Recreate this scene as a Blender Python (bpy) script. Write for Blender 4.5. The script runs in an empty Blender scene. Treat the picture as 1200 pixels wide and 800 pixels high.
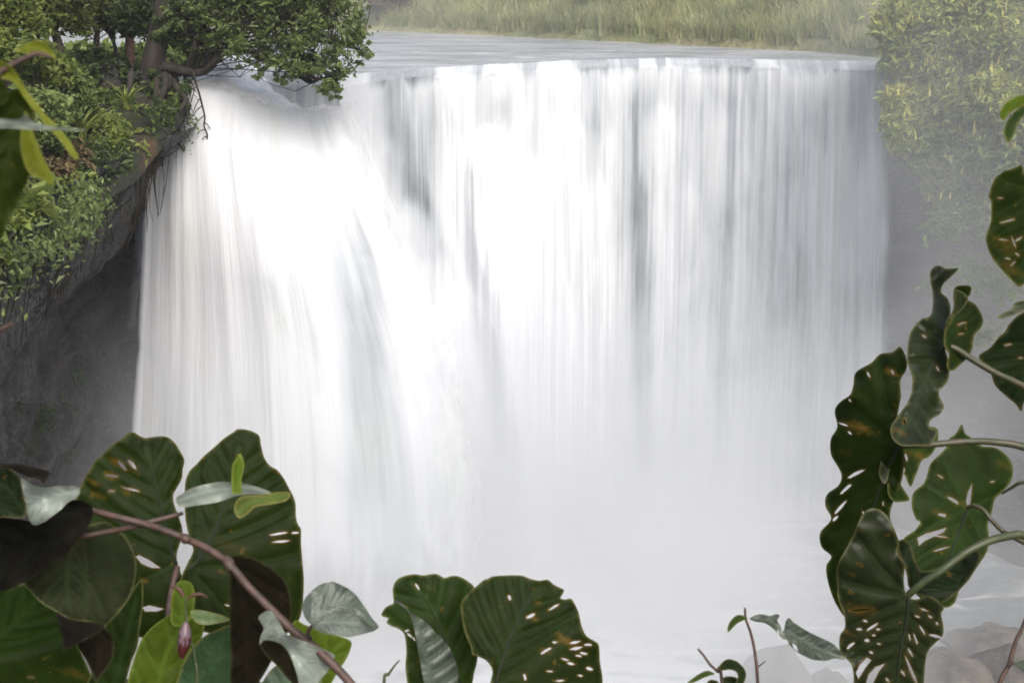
import bpy, math, random
import numpy as np
from mathutils import Vector, Matrix
from mathutils.geometry import delaunay_2d_cdt
random.seed(7)
rng = np.random.default_rng(7)
S = bpy.context.scene
COL = S.collection

# ------------------------------------------------------------------ camera
F = 1200 * 50 / 36
TH = math.radians(14.5)
FW = np.array([0, math.cos(TH), -math.sin(TH)])
UP = np.array([0, math.sin(TH), math.cos(TH)])
RT = np.array([1.0, 0, 0])
def ray(px, py):
    return FW + RT * (px - 600) / F + UP * (400 - py) / F
def PD(px, py, d):
    return ray(px, py) * d
def PY(px, py, y):
    r = ray(px, py)
    return r * (y / r[1])
def PZ(px, py, z):
    r = ray(px, py)
    return r * (z / r[2])
cam = bpy.data.cameras.new('camera')
cam.lens = 50
cam.sensor_width = 36
cam.clip_start = 0.05
cam.clip_end = 2000
cam.dof.use_dof = True
cam.dof.focus_distance = 7
cam.dof.aperture_fstop = 11
co = bpy.data.objects.new('camera', cam)
co.rotation_euler = (math.radians(90) - TH, 0, 0)
COL.objects.link(co)
S.camera = co

# ------------------------------------------------------------------ helpers
def tag(o, label=None, cat=None, group=None, kind=None):
    if label: o['label'] = label
    if cat: o['category'] = cat
    if group: o['group'] = group
    if kind: o['kind'] = kind
    return o
def mesh_obj(name, verts, faces, mat=None, parent=None, smooth=True, attrs=None, uv=None):
    """verts (n,3) array, faces list of equal-length tuples or array."""
    me = bpy.data.meshes.new(name)
    verts = np.asarray(verts, dtype=np.float32)
    faces = np.asarray(faces, dtype=np.int32)
    nf, k = faces.shape
    me.vertices.add(len(verts))
    me.vertices.foreach_set('co', verts.ravel())
    me.loops.add(nf * k)
    me.loops.foreach_set('vertex_index', faces.ravel())
    me.polygons.add(nf)
    me.polygons.foreach_set('loop_start', np.arange(0, nf * k, k, dtype=np.int32))
    me.polygons.foreach_set('loop_total', np.full(nf, k, dtype=np.int32))
    me.polygons.foreach_set('use_smooth', np.full(nf, smooth))
    if attrs:
        for an, av in attrs.items():
            av = np.asarray(av, dtype=np.float32)
            if av.ndim == 1:
                a = me.attributes.new(an, 'FLOAT', 'POINT'); a.data.foreach_set('value', av)
            elif av.shape[1] == 4:
                a = me.attributes.new(an, 'FLOAT_COLOR', 'POINT'); a.data.foreach_set('color', av.ravel())
            else:
                a = me.attributes.new(an, 'FLOAT_VECTOR', 'POINT'); a.data.foreach_set('vector', av.ravel())
    me.update(calc_edges=True)
    me.validate()
    if mat: me.materials.append(mat)
    o = bpy.data.objects.new(name, me)
    COL.objects.link(o)
    if parent:
        o.parent = parent
        o.matrix_parent_inverse = Matrix.Identity(4)
        o.location = [-c for c in parent_origin(parent)]
    return o
def parent_origin(p):
    v = Vector((0, 0, 0))
    while p is not None:
        v += p.location
        p = p.parent
    return v
def empty(name, loc, label, cat, group=None):
    o = bpy.data.objects.new(name, None)
    o.empty_display_size = 0.2
    COL.objects.link(o)
    o.location = tuple(float(c) for c in loc)
    return tag(o, label, cat, group)
def grid_faces(nu, nv):
    i = np.arange(nu - 1)[:, None]; j = np.arange(nv - 1)[None, :]
    a = i * nv + j
    return np.stack([a, a + 1, a + nv + 1, a + nv], -1).reshape(-1, 4)
def hash2(ix, iy, seed=0):
    n = (ix.astype(np.int64) * 374761393 + iy.astype(np.int64) * 668265263 + seed * 974634777) & 0x7fffffff
    n = (n ^ (n >> 13)) * 1274126177 & 0x7fffffff
    return ((n ^ (n >> 16)) & 0xffff) / 65535.0
def vnoise(x, y, seed=0):
    x = np.asarray(x, float); y = np.asarray(y, float)
    ix = np.floor(x); iy = np.floor(y)
    fx = x - ix; fy = y - iy
    fx = fx * fx * (3 - 2 * fx); fy = fy * fy * (3 - 2 * fy)
    a = hash2(ix, iy, seed); b = hash2(ix + 1, iy, seed)
    c = hash2(ix, iy + 1, seed); d = hash2(ix + 1, iy + 1, seed)
    return (a * (1 - fx) + b * fx) * (1 - fy) + (c * (1 - fx) + d * fx) * fy
def fbm(x, y, seed=0, oct=4, gain=0.5):
    s = 0; a = 1; t = 0
    for k in range(oct):
        s = s + a * vnoise(np.asarray(x) * 2 ** k, np.asarray(y) * 2 ** k, seed + k * 17); t += a; a *= gain
    return s / t
def sstep(a, b, x):
    t = np.clip((np.asarray(x, float) - a) / (b - a), 0, 1)
    return t * t * (3 - 2 * t)
def interp(ts, pts):
    """pts: list of (key, v...) sampled at ts by the key, smooth (catmull-rom like through np.interp smoothing)."""
    p = np.array(pts, float)
    return np.stack([np.interp(ts, p[:, 0], p[:, k]) for k in range(1, p.shape[1])], -1)
def catmull(pts, n=6, closed=True):
    p = np.array(pts, float); N = len(p); out = []
    rngN = N if closed else N - 1
    for i in range(rngN):
        if closed:
            p0, p1, p2, p3 = p[(i - 1) % N], p[i], p[(i + 1) % N], p[(i + 2) % N]
        else:
            p0, p1, p2, p3 = p[max(i - 1, 0)], p[i], p[i + 1], p[min(i + 2, N - 1)]
        for t in np.arange(n) / n:
            out.append(0.5 * (2 * p1 + (p2 - p0) * t + (2 * p0 - 5 * p1 + 4 * p2 - p3) * t * t + (3 * p1 - p0 - 3 * p2 + p3) * t ** 3))
    if not closed: out.append(p[-1])
    return np.array(out)
def tube(pts, radii, sides=8):
    """tapered tube along 3-D polyline; returns verts, quad faces"""
    p = np.array(pts, float); n = len(p)
    r = np.interp(np.linspace(0, 1, n), np.linspace(0, 1, len(radii)), radii)
    tan = np.gradient(p, axis=0); tan /= np.linalg.norm(tan, axis=1)[:, None] + 1e-9
    up = np.array([0.31, 0.2, 0.93]); vs = []
    a = np.cross(tan[0], up); a /= np.linalg.norm(a)
    for i in range(n):
        a = a - tan[i] * a.dot(tan[i]); a /= np.linalg.norm(a) + 1e-9
        b = np.cross(tan[i], a)
        th = np.linspace(0, 2 * math.pi, sides, endpoint=False)
        vs.append(p[i] + r[i] * (np.cos(th)[:, None] * a + np.sin(th)[:, None] * b))
    v = np.concatenate(vs + [p[:1], p[-1:]])
    f = []
    for i in range(n - 1):
        for k in range(sides):
            k2 = (k + 1) % sides
            f.append((i * sides + k, i * sides + k2, (i + 1) * sides + k2, (i + 1) * sides + k))
    c0, c1 = n * sides, n * sides + 1
    for k in range(0, sides, 2):
        f.append((c0, (k + 2) % sides, k + 1, k))
        o = (n - 1) * sides
        f.append((c1, o + k, o + k + 1, o + (k + 2) % sides))
    return v, f
class Acc:
    def __init__(s): s.v = []; s.f = []; s.n = 0
    def add(s, v, f):
        s.v.append(np.asarray(v)); s.f.append(np.asarray(f) + s.n); s.n += len(v)
    def tube(s, pts, radii, sides=8): s.add(*tube(pts, radii, sides))
    def build(s, name, mat, parent=None, **k):
        return mesh_obj(name, np.concatenate(s.v), np.concatenate(s.f), mat, parent, **k)

# ------------------------------------------------------------------ node helper
class NT:
    def __init__(s, tree): s.t = tree; s.n = tree.nodes; s.l = tree.links
    def node(s, typ, **props):
        ins = props.pop('ins', {})
        nd = s.n.new(typ)
        for k, v in props.items(): setattr(nd, k, v)
        for k, v in ins.items(): s.set(nd, k, v)
        return nd
    def set(s, nd, k, v):
        sock = nd.inputs[k]
        if isinstance(v, bpy.types.NodeSocket): s.l.new(v, sock)
        else: sock.default_value = v
    def m(s, op, a, b=0.0, c=0.0, clamp=False):
        nd = s.n.new('ShaderNodeMath'); nd.operation = op; nd.use_clamp = clamp
        s.set(nd, 0, a); s.set(nd, 1, b)
        if op in ('MULTIPLY_ADD', 'SMOOTH_MIN', 'WRAP', 'COMPARE'): s.set(nd, 2, c)
        return nd.outputs[0]
    def mapr(s, v, a, b, c=0.0, d=1.0, smooth=True):
        nd = s.n.new('ShaderNodeMapRange')
        nd.interpolation_type = 'SMOOTHSTEP' if smooth else 'LINEAR'
        for k, x in zip((0, 1, 2, 3, 4), (v, a, b, c, d)): s.set(nd, k, x)
        return nd.outputs[0]
    def noise(s, vec, scale=1.0, detail=3.0, rough=0.5, dist=0.0, out=0):
        nd = s.n.new('ShaderNodeTexNoise')
        if vec is not None: s.set(nd, 'Vector', vec)
        s.set(nd, 'Scale', scale); s.set(nd, 'Detail', detail); s.set(nd, 'Roughness', rough); s.set(nd, 'Distortion', dist)
        return nd.outputs[out]
    def vscale(s, vec, sc):
        nd = s.n.new('ShaderNodeVectorMath'); nd.operation = 'MULTIPLY'
        s.set(nd, 0, vec); nd.inputs[1].default_value = sc
        return nd.outputs[0]
    def mix(s, f, a, b):
        nd = s.n.new('ShaderNodeMix'); nd.data_type = 'RGBA'
        s.set(nd, 0, f)
        for i, x in ((6, a), (7, b)):
            if not isinstance(x, bpy.types.NodeSocket) and len(x) == 3: x = (*x, 1)
            s.set(nd, i, x)
        return nd.outputs[2]
    def attr(s, name, out='Fac'):
        nd = s.n.new('ShaderNodeAttribute'); nd.attribute_name = name
        return nd.outputs[out]
    def bump(s, h, strength=0.3, dist=0.1):
        nd = s.n.new('ShaderNodeBump'); s.set(nd, 'Height', h); s.set(nd, 'Strength', strength); s.set(nd, 'Distance', dist)
        return nd.outputs[0]
def material(name):
    m = bpy.data.materials.new(name); m.use_nodes = True
    m.node_tree.nodes.clear()
    t = NT(m.node_tree)
    out = t.node('ShaderNodeOutputMaterial')
    return m, t, out
def principled(t, **k):
    return t.node('ShaderNodeBsdfPrincipled', ins=k)

# ------------------------------------------------------------------ materials
def mat_foliage(name, dark, light, tip=None, trans=0.35, rough=0.5, tipamt=0.5):
    m, t, out = material(name)
    c = t.attr('var', 'Color')
    sep = t.node('ShaderNodeSeparateColor'); t.l.new(c, sep.inputs[0])
    col = t.mix(sep.outputs[0], dark, light)
    if tip is not None:
        col = t.mix(t.m('MULTIPLY', sep.outputs[1], tipamt), col, tip)
    p = principled(t, **{'Base Color': col, 'Roughness': rough, 'Specular IOR Level': 0.35})
    tr = t.node('ShaderNodeBsdfTranslucent', ins={'Color': t.mix(0.5, col, light)})
    mx = t.node('ShaderNodeMixShader', ins={0: trans, 1: p.outputs[0], 2: tr.outputs[0]})
    t.l.new(mx.outputs[0], out.inputs[0])
    return m
def mat_bark(name, a, b, scale=6):
    m, t, out = material(name)
    g = t.node('ShaderNodeTexCoord').outputs['Object']
    n = t.noise(t.vscale(g, (1, 1, .25)), scale, 5, .65)
    n2 = t.noise(g, scale * .3, 3)
    col = t.mix(t.mapr(t.m('MULTIPLY', n, n2), .12, .42), a, b)
    p = principled(t, **{'Base Color': col, 'Roughness': .85, 'Normal': t.bump(n, .6, .03)})
    t.l.new(p.outputs[0], out.inputs[0])
    return m
def mat_rock():
    m, t, out = material('wet_rock')
    g = t.node('ShaderNodeTexCoord').outputs['Object']
    n = t.noise(t.vscale(g, (1, 1, 1.6)), .7, 8, .62)
    st = t.noise(t.vscale(g, (.15, .15, 2.2)), 1.0, 4, .6, .4)
    fine = t.noise(g, 6, 6, .7)
    col = t.mix(t.mapr(n, .35, .7), (.008, .008, .008), (.060, .054, .048))
    col = t.mix(t.mapr(st, .55, .7, 0, .6), col, (.11, .095, .075))
    och = t.noise(g, .35, 3, .5)
    col = t.mix(t.mapr(och, .62, .74, 0, .5), col, (.17, .085, .035))
    cr = t.noise(t.vscale(g, (.35, .35, 1.4)), 1.3, 5, .6, 1.2)
    crk = t.m('SUBTRACT', 1.0, t.mapr(t.m('ABSOLUTE', t.m('SUBTRACT', cr, .5)), 0, .018))
    col = t.mix(t.m('MULTIPLY', crk, .8), col, (.004, .004, .004))
    geo = t.node('ShaderNodeSeparateXYZ', ins={0: g})
    moss = t.m('MULTIPLY', t.mapr(t.noise(g, .8, 6, .7), .5, .62), t.mapr(geo.outputs[2], -13, -10, 1, .25))
    col = t.mix(t.m('MULTIPLY', moss, .7), col, (.035, .055, .022))
    h = t.m('SUBTRACT', t.m('ADD', t.m('MULTIPLY', fine, .35), t.m('ADD', n, st)), t.m('MULTIPLY', crk, .35))
    p = principled(t, **{'Base Color': col, 'Roughness': t.mapr(fine, .3, .7, .35, .8), 'Normal': t.bump(h, 1.0, .5)})
    t.l.new(p.outputs[0], out.inputs[0])
    return m
def mat_soil():
    m, t, out = material('mossy_soil')
    g = t.node('ShaderNodeTexCoord').outputs['Object']
    n = t.noise(g, 1.6, 7, .65)
    col = t.mix(t.mapr(n, .35, .65), (.014, .011, .008), (.026, .032, .012))
    o = t.noise(g, .5, 4, .6)
    col = t.mix(t.mapr(o, .55, .68, 0, .75), col, (.085, .042, .018))
    p = principled(t, **{'Base Color': col, 'Roughness': .95, 'Normal': t.bump(n, .9, .2)})
    t.l.new(p.outputs[0], out.inputs[0])
    return m
def mat_hill():
    m, t, out = material('grassy_hill')
    g = t.node('ShaderNodeTexCoord').outputs['Object']
    n = t.noise(g, .25, 6, .6); n2 = t.noise(g, 3, 5, .7)
    col = t.mix(t.mapr(n, .35, .65), (.19, .23, .09), (.34, .32, .17))
    col = t.mix(t.mapr(n2, .35, .7, 0, .6), col, (.12, .09, .05))
    p = principled(t, **{'Base Color': col, 'Roughness': .95, 'Normal': t.bump(n2, .8, .3)})
    t.l.new(p.outputs[0], out.inputs[0])
    return m
def mat_falls(name, thin=(.50, .55, .62), foam=(.88, .89, .90), cover=0.0, tint=None, fine=1.0):
    """silky falling water: foam streaks that follow the flow (flow = metres across, metres down), clear where thin"""
    m, t, out = material(name)
    fl = t.attr('flow', 'Vector')
    dens = t.attr('dens')
    edge = t.attr('edge')
    n0 = t.noise(t.vscale(fl, (.85, .30, 1)), 1.0, 4, .55, .5)
    n1 = t.noise(t.vscale(fl, (1.5, .09, 1)), 1.0, 3, .55, .25)
    n2 = t.noise(t.vscale(fl, (5.0 * fine, .16, 1)), 1.0, 3, .6, .2)
    n3 = t.noise(t.vscale(fl, (19 * fine, .30, 1)), 1.0, 3, .6)
    s = t.m('ADD', t.m('ADD', t.m('MULTIPLY', n0, .26), t.m('MULTIPLY', n1, .30)), t.m('ADD', t.m('MULTIPLY', n2, .28), t.m('MULTIPLY', n3, .16)))
    sd = t.m('ADD', s, t.m('MULTIPLY_ADD', dens, .62, -.31))      # streak value pushed by water thickness and the shading put into dens
    w = t.mapr(sd, .32, .72)
    col = t.mix(w, thin, foam)
    if tint is not None:
        n4 = t.noise(t.vscale(fl, (.45, .12, 1)), 1.0, 2, .5)
        col = t.mix(t.m('MULTIPLY', t.mapr(n4, .52, .7), .5), col, tint)
    a = t.mapr(sd, .16, .50, cover, 1)
    # ragged soft rim
    rim = t.mapr(t.m('ADD', edge, t.m('MULTIPLY_ADD', n0, .9, t.m('MULTIPLY_ADD', n2, .5, -.7))), .05, .95)
    a = t.m('MULTIPLY', a, rim)
    a = t.m('MULTIPLY', a, t.mapr(edge, 0, .3))
    hgt = t.m('ADD', t.m('MULTIPLY', n2, .7), t.m('MULTIPLY', n3, .3))
    nrm = t.bump(hgt, .35, .12)
    d = principled(t, **{'Base Color': col, 'Roughness': .55, 'Specular IOR Level': .25, 'Normal': nrm})
    tr = t.node('ShaderNodeBsdfTranslucent', ins={'Color': col, 'Normal': nrm})
    mx = t.node('ShaderNodeMixShader', ins={0: .25, 1: d.outputs[0], 2: tr.outputs[0]})
    tp = t.node('ShaderNodeBsdfTransparent')
    mx2 = t.node('ShaderNodeMixShader', ins={0: a, 1: tp.outputs[0], 2: mx.outputs[0]})
    t.l.new(mx2.outputs[0], out.inputs[0])
    return m
def mat_river():
    m, t, out = material('river_water')
    g = t.node('ShaderNodeTexCoord').outputs['Object']
    n = t.noise(t.vscale(g, (.7, 1.1, 1)), 1.5, 6, .65, .6)
    big = t.noise(t.vscale(g, (.22, .5, 1)), 1.0, 4, .6)
    foam = t.noise(t.vscale(g, (.30, 1.1, 1)), 1.2, 7, .7, .6)
    col = t.mix(t.mapr(big, .3, .7), (.24, .26, .29), (.46, .47, .50))
    col = t.mix(t.mapr(foam, .56, .68), col, (.74, .75, .78))
    p = principled(t, **{'Base Color': col, 'Roughness': .22, 'Normal': t.bump(n, .55, .12)})
    t.l.new(p.outputs[0], out.inputs[0])
    return m
def mat_pool():
    m, t, out = material('pool_water')
    g = t.node('ShaderNodeTexCoord').outputs['Object']
    n = t.noise(t.vscale(g, (.35, .8, 1)), 1.0, 8, .65, 1.2)
    w = t.noise(g, 2.5, 6, .6)
    sx = t.node('ShaderNodeSeparateXYZ', ins={0: g})
    far = t.m('ADD', t.mapr(sx.outputs[0], 2, 13, 0, .26), t.mapr(sx.outputs[1], 44, 34, 0, .10))   # foam breaks up away from the falls
    col = t.mix(t.mapr(t.m('SUBTRACT', n, far), .24, .50), (.16, .18, .19), (.74, .755, .77))
    p = principled(t, **{'Base Color': col, 'Roughness': .35, 'Normal': t.bump(w, .6, .15)})
    t.l.new(p.outputs[0], out.inputs[0])
    return m
def mat_leaf(name, base, back=None, vein=(.10, .16, .04), rim=(.22, .20, .06), spot=(.30, .16, .03), trans=.25, rough=.5, spec=.08, veinamt=.8, tc=None, dull=0.0):
    """broad leaf: attribute surf = (vein, rim, spot, rnd)"""
    m, t, out = material(name)
    c = t.node('ShaderNodeAttribute'); c.attribute_name = 'surf'
    sep = t.node('ShaderNodeSeparateColor'); t.l.new(c.outputs['Color'], sep.inputs[0])
    g = t.node('ShaderNodeTexCoord').outputs['Object']
    n = t.noise(g, 14, 5, .6); nf = t.noise(g, 220, 3, .6)
    vo = t.node('ShaderNodeTexVoronoi', feature='DISTANCE_TO_EDGE', ins={'Vector': g, 'Scale': 150.0})
    net = t.mapr(vo.outputs[0], 0, .12, .28, 0)
    b2 = tuple(x * .38 for x in base)
    col = t.mix(t.mapr(n, .3, .7), b2, base)
    col = t.mix(t.mapr(nf, .35, .75, 0, .25), col, tuple(min(1, x * 1.5) for x in base))
    col = t.mix(t.m('MULTIPLY', sep.outputs[0], veinamt), col, vein)
    col = t.mix(t.m('MULTIPLY', sep.outputs[1], .85), col, rim)
    col = t.mix(net, col, vein)
    blot = t.mapr(t.noise(g, 45, 3, .6), .66, .74, 0, .45)
    col = t.mix(blot, col, tuple(x * .5 + y * .5 for x, y in zip(base, spot)) if dull == 0 else b2)
    col = t.mix(sep.outputs[2], col, spot)
    hb = t.m('ADD', t.m('MULTIPLY', sep.outputs[0], -.7), t.m('MULTIPLY', nf, .3))
    p = principled(t, **{'Base Color': col, 'Roughness': rough, 'Specular IOR Level': spec, 'Normal': t.bump(hb, .5, .004)})
    tcol = tc if tc else tuple(min(1, x * 1.6) for x in base)
    tr = t.node('ShaderNodeBsdfTranslucent', ins={'Color': t.mix(.5, col, tcol)})
    mx = t.node('ShaderNodeMixShader', ins={0: trans, 1: p.outputs[0], 2: tr.outputs[0]})
    t.l.new(mx.outputs[0], out.inputs[0])
    return m
def mat_plain(name, col, rough=.6, col2=None, scale=40):
    m, t, out = material(name)
    g = t.node('ShaderNodeTexCoord').outputs['Object']
    n = t.noise(g, scale, 4, .6)
    c = t.mix(t.mapr(n, .35, .65), col, col2 or tuple(x * .6 for x in col))
    p = principled(t, **{'Base Color': c, 'Roughness': rough, 'Normal': t.bump(n, .3, .003)})
    t.l.new(p.outputs[0], out.inputs[0])
    return m
M_rock = mat_rock(); M_soil = mat_soil(); M_hill = mat_hill()
M_bark = mat_bark('dark_bark', (.012, .010, .008), (.050, .040, .030))

# ------------------------------------------------------------------ world and light
SUN_EL, SUN_AZ = math.radians(46), math.radians(160)       # azimuth of the sun measured from +Y, clockwise
w = bpy.data.worlds.new('World'); S.world = w; w.use_nodes = True
wt = NT(w.node_tree); wt.n.clear()
sky = wt.node('ShaderNodeTexSky', sky_type='NISHITA', sun_disc=False, sun_elevation=SUN_EL, sun_rotation=SUN_AZ, air_density=1.0, dust_density=6.0, ozone_density=1.0)
hs = wt.node('ShaderNodeHueSaturation', ins={'Saturation': .72, 'Color': sky.outputs[0]})
bg = wt.node('ShaderNodeBackground', ins={'Color': hs.outputs[0], 'Strength': .12})
wo = wt.node('ShaderNodeOutputWorld'); wt.l.new(bg.outputs[0], wo.inputs[0])
sd = bpy.data.lights.new('sun', 'SUN'); sd.energy = 1.4; sd.angle = math.radians(40); sd.color = (1, .98, .955)
so = bpy.data.objects.new('sun', sd); COL.objects.link(so)
sunv = Vector((math.sin(SUN_AZ) * math.cos(SUN_EL), math.cos(SUN_AZ) * math.cos(SUN_EL), math.sin(SUN_EL)))
so.rotation_euler = sunv.to_track_quat('Z', 'Y').to_euler()
so.location = (0, 0, 40)

# ------------------------------------------------------------------ river, lip, bank
ZR, ZP = -3.0, -19.5
lip_px = [(398, 92), (430, 88), (470, 84), (510, 81), (560, 79), (620, 76), (700, 72), (770, 70.5), (850, 71), (950, 73), (1034, 75), (1050, 75.5)]
lip_w = np.array([PZ(a, b, ZR) for a, b in lip_px])
bank_px = [(-500, 26), (0, 30), (300, 33), (430, 36), (500, 38.5), (600, 43), (700, 48), (800, 53), (900, 58), (960, 61), (1035, 68), (1060, 69)]
bank_w = np.array([PZ(a, b, ZR) for a, b in bank_px])
def lip_at(x):
    y = np.interp(x, lip_w[:, 0], lip_w[:, 1])
    return y + .18 * (vnoise(np.asarray(x) * .9, 0 * np.asarray(x), 5) - .5)
XL0, XL1 = lip_w[0, 0], lip_w[-1, 0]
# river sheet: rows follow x, from the lip back past the bank
nx, ny = 420, 90
xs = np.linspace(-60, 40, nx)
yl = np.where(xs < XL0, np.interp(xs, [-60, -12, -8.5, XL0], [40, 47, 44.5, lip_w[0, 1]]), lip_at(np.clip(xs, XL0, XL1)))
V = np.zeros((nx, ny, 3))
tt = np.linspace(0, 1, ny) ** 2
for i in range(nx):
    V[i, :, 0] = xs[i]; V[i, :, 1] = yl[i] - .05 + tt * (150 - yl[i])
    V[i, :, 2] = ZR - .05 - .16 * (1 - sstep(0, .0022, tt)) + .05 * (fbm(V[i, :, 0] * .8, V[i, :, 1] * 1.2, 3) - .5) + .06 * sstep(.0, .01, tt)
river = mesh_obj('river', V.reshape(-1, 3), grid_faces(nx, ny), mat_river())
tag(river, 'pale grey river sliding towards the lip of the falls', kind='structure')

def bank_y(x): return np.interp(x, bank_w[:, 0], bank_w[:, 1])
nx, ny = 260, 120
xs = np.linspace(-110, 110, nx); V = np.zeros((nx, ny, 3)); tt = np.linspace(0, 1, ny) ** 1.8
def hill_z(x, y):
    by = bank_y(x)
    d = y - by
    z = ZR - .6 + .9 * sstep(-1.2, .3, d) + np.clip(d, 0, None) * .23
    z = z + np.clip(d, 0, 6) / 6 * (2.0 * (fbm(x * .09, y * .09, 11) - .5) + .5 * (fbm(x * .5, y * .5, 12) - .5))
    return z + .35 * (fbm(x * 1.3, y * 1.3, 15) - .5) * sstep(-.5, .5, d)
for i in range(nx):
    yy = bank_y(xs[i]) - 1.5 + tt * 95
    V[i, :, 0] = xs[i]; V[i, :, 1] = yy; V[i, :, 2] = hill_z(np.full(ny, xs[i]), yy)
hill = mesh_obj('hillside', V.reshape(-1, 3), grid_faces(nx, ny), M_hill)
tag(hill, 'grassy hillside rising beyond the river', kind='structure')

# grass on the hillside: arching tufts
def blades(base, h, lean, width, nseg=3, az=None):
    """vectorised curved blades. base (n,3), h (n,), lean (n,)"""
    n = len(base)
    if az is None: az = rng.uniform(0, 2 * math.pi, n)
    dx, dy = np.cos(az), np.sin(az)
    px_, py_ = -dy, dx
    V = np.zeros((n, (nseg + 1) * 2, 3))
    for k in range(nseg + 1):
        t = k / nseg
        c = np.stack([base[:, 0] + dx * lean * h * t * t, base[:, 1] + dy * lean * h * t * t, base[:, 2] + h * (t - .35 * lean * t * t)], -1)
        ww = width * (1 - t * .85) / 2
        s = np.stack([px_ * ww, py_ * ww, np.zeros(n)], -1)
        V[:, 2 * k] = c - s; V[:, 2 * k + 1] = c + s
    f = []
    for k in range(nseg):
        f.append((2 * k, 2 * k + 1, 2 * k + 3, 2 * k + 2))
    Fc = (np.arange(n)[:, None, None] * ((nseg + 1) * 2) + np.array(f)[None]).reshape(-1, 4)
    return V.reshape(-1, 3), Fc, (nseg + 1) * 2
def grass_field(name, n_tuft, sample, per=14, hmin=.4, hmax=1.0, mat=None, label='', width=.05):
    b = sample(n_tuft)
    th = rng.uniform(hmin, hmax, len(b)) * (0.6 + .8 * fbm(b[:, 0] * .3, b[:, 1] * .3, 31))
    base = np.repeat(b, per, 0) + rng.normal(0, .12, (len(b) * per, 3)) * [1, 1, .1]
    hh = np.repeat(th, per) * rng.uniform(.6, 1.15, len(base))
    v, f, k = blades(base, hh, rng.uniform(.2, .95, len(base)), width)
    var = np.repeat(np.stack([np.repeat(np.clip(fbm(b[:, 0] * .4, b[:, 1] * .4, 8) * 1.6 - .3 + rng.normal(0, .18, len(b)), 0, 1), per),
                              np.repeat(rng.uniform(0, 1, len(b)) ** 2, per), rng.uniform(0, 1, len(base)), np.ones(len(base))], -1), k, 0)
    o = mesh_obj(name, v, f, mat, attrs={'var': var})
    return tag(o, label, kind='stuff')
M_grass = mat_foliage('pale_grass', (.17, .21, .08), (.46, .48, .23), (.50, .42, .28), trans=.35, rough=.6)
def samp(n):
    x = rng.uniform(-28, 30, n); d = rng.uniform(0, 1, n) ** 1.6 * 24 + .1
    y = bank_y(x) + d
    return np.stack([x, y, hill_z(x, y) - .05], -1)
grass_field('grass', 7000, samp, 16, .6, 1.35, M_grass, 'pale tussocky grass covering the far river bank')

# ------------------------------------------------------------------ cliffs
def strip(plan_rows, zs, name, mat, amp=.6, seed=0, n=260, parent=None, disp_dir=None):
    """plan_rows: list (one per z) of polylines with equal point counts; surface through them with rocky noise"""
    nz = 90
    P = np.array(plan_rows, float)                         # rows, pts, 2
    zz = np.linspace(zs[0], zs[-1], nz)
    s = np.linspace(0, 1, n); sk = np.linspace(0, 1, P.shape[1])
    rows = np.zeros((len(zs), n, 2))
    for r in range(len(zs)):
        for c in range(2): rows[r, :, c] = np.interp(s, sk, P[r, :, c])
    order = np.argsort(zs)
    V = np.zeros((n, nz, 3))
    za = np.array(zs)[order]
    for i in range(n):
        for c in range(2):
            V[i, :, c] = np.interp(zz, za, rows[order, i, c])
        V[i, :, 2] = zz
    # displace along horizontal normal
    t = np.gradient(V[:, :, :2], axis=0); nn = np.stack([t[..., 1], -t[..., 0]], -1)
    nn /= np.linalg.norm(nn, axis=-1, keepdims=True) + 1e-9
    L = np.cumsum(np.r_[0, np.linalg.norm(np.diff(V[:, nz // 2, :2], axis=0), axis=1)])[:, None] + 0 * V[..., 2]
    zg = V[..., 2]
    d = fbm(L * .35, zg * .5, seed, 5, .55) - .5
    ledge = vnoise(L * .12, zg * .9 + 1.2 * fbm(L * .2, zg * .2, seed + 3), seed + 5)
    ledge = np.round(ledge * 4) / 4 - .5
    d = amp * (1.5 * d + .7 * ledge + .25 * (fbm(L * 2.2, zg * 3, seed + 9, 3) - .5))
    V[..., :2] += nn * d[..., None]
    return mesh_obj(name, V.reshape(-1, 3), grid_faces(n, nz), mat, parent)
# left undercut cliff: top edge overhangs the face.  plan goes from beside the viewer to behind the falls
edge_px = [(-260, 560, 14.5), (-120, 400, 18.5), (0, 300, 23), (60, 262, 27), (110, 225, 31), (160, 195, 34.5), (195, 150, 38), (222, 118, 41.5)]
E = np.array([PY(a, b, y) for a, b, y in edge_px])
E_top = [(e[0], e[1]) for e in E] + [(-9.6, 45), (-9.0, 47.5)]
face = [(-7.6, 14.5), (-8.6, 18.5), (-9.6, 23), (-10.6, 27), (-11.6, 31), (-12.1, 35), (-12.4, 39), (-12.2, 43), (-11.2, 46.5), (-9.2, 48)]
mid = [((a[0] * .45 + b[0] * .55), (a[1] * .45 + b[1] * .55)) for a, b in zip(E_top, face)]
cl = strip([face, face, mid, E_top], [-20.5, -8.6, -6.8, -4.2], 'cliff', M_rock, .75, 21, 300)
tag(cl, 'dark undercut rock face left of the falls', kind='structure')
# rock wall behind and right of the water
back = [(-9.4, 47.6)] + [(float(x), float(lip_at(x)) + 1.0) for x in np.linspace(XL0, XL1 - .3, 9)] + [(13.6, 48.6), (15.2, 47.0), (17.5, 44.5), (21, 41), (26, 36), (34, 28)]
backb = [(x, y - (.4 if i < 10 else -.3 * 0)) for i, (x, y) in enumerate(back)]
clb = strip([backb, back, back], [-20.5, -10, -3.35], 'rock_wall', M_rock, .35, 41, 420)
tag(clb, 'wet rock wall behind the curtain of water', kind='structure')

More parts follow.
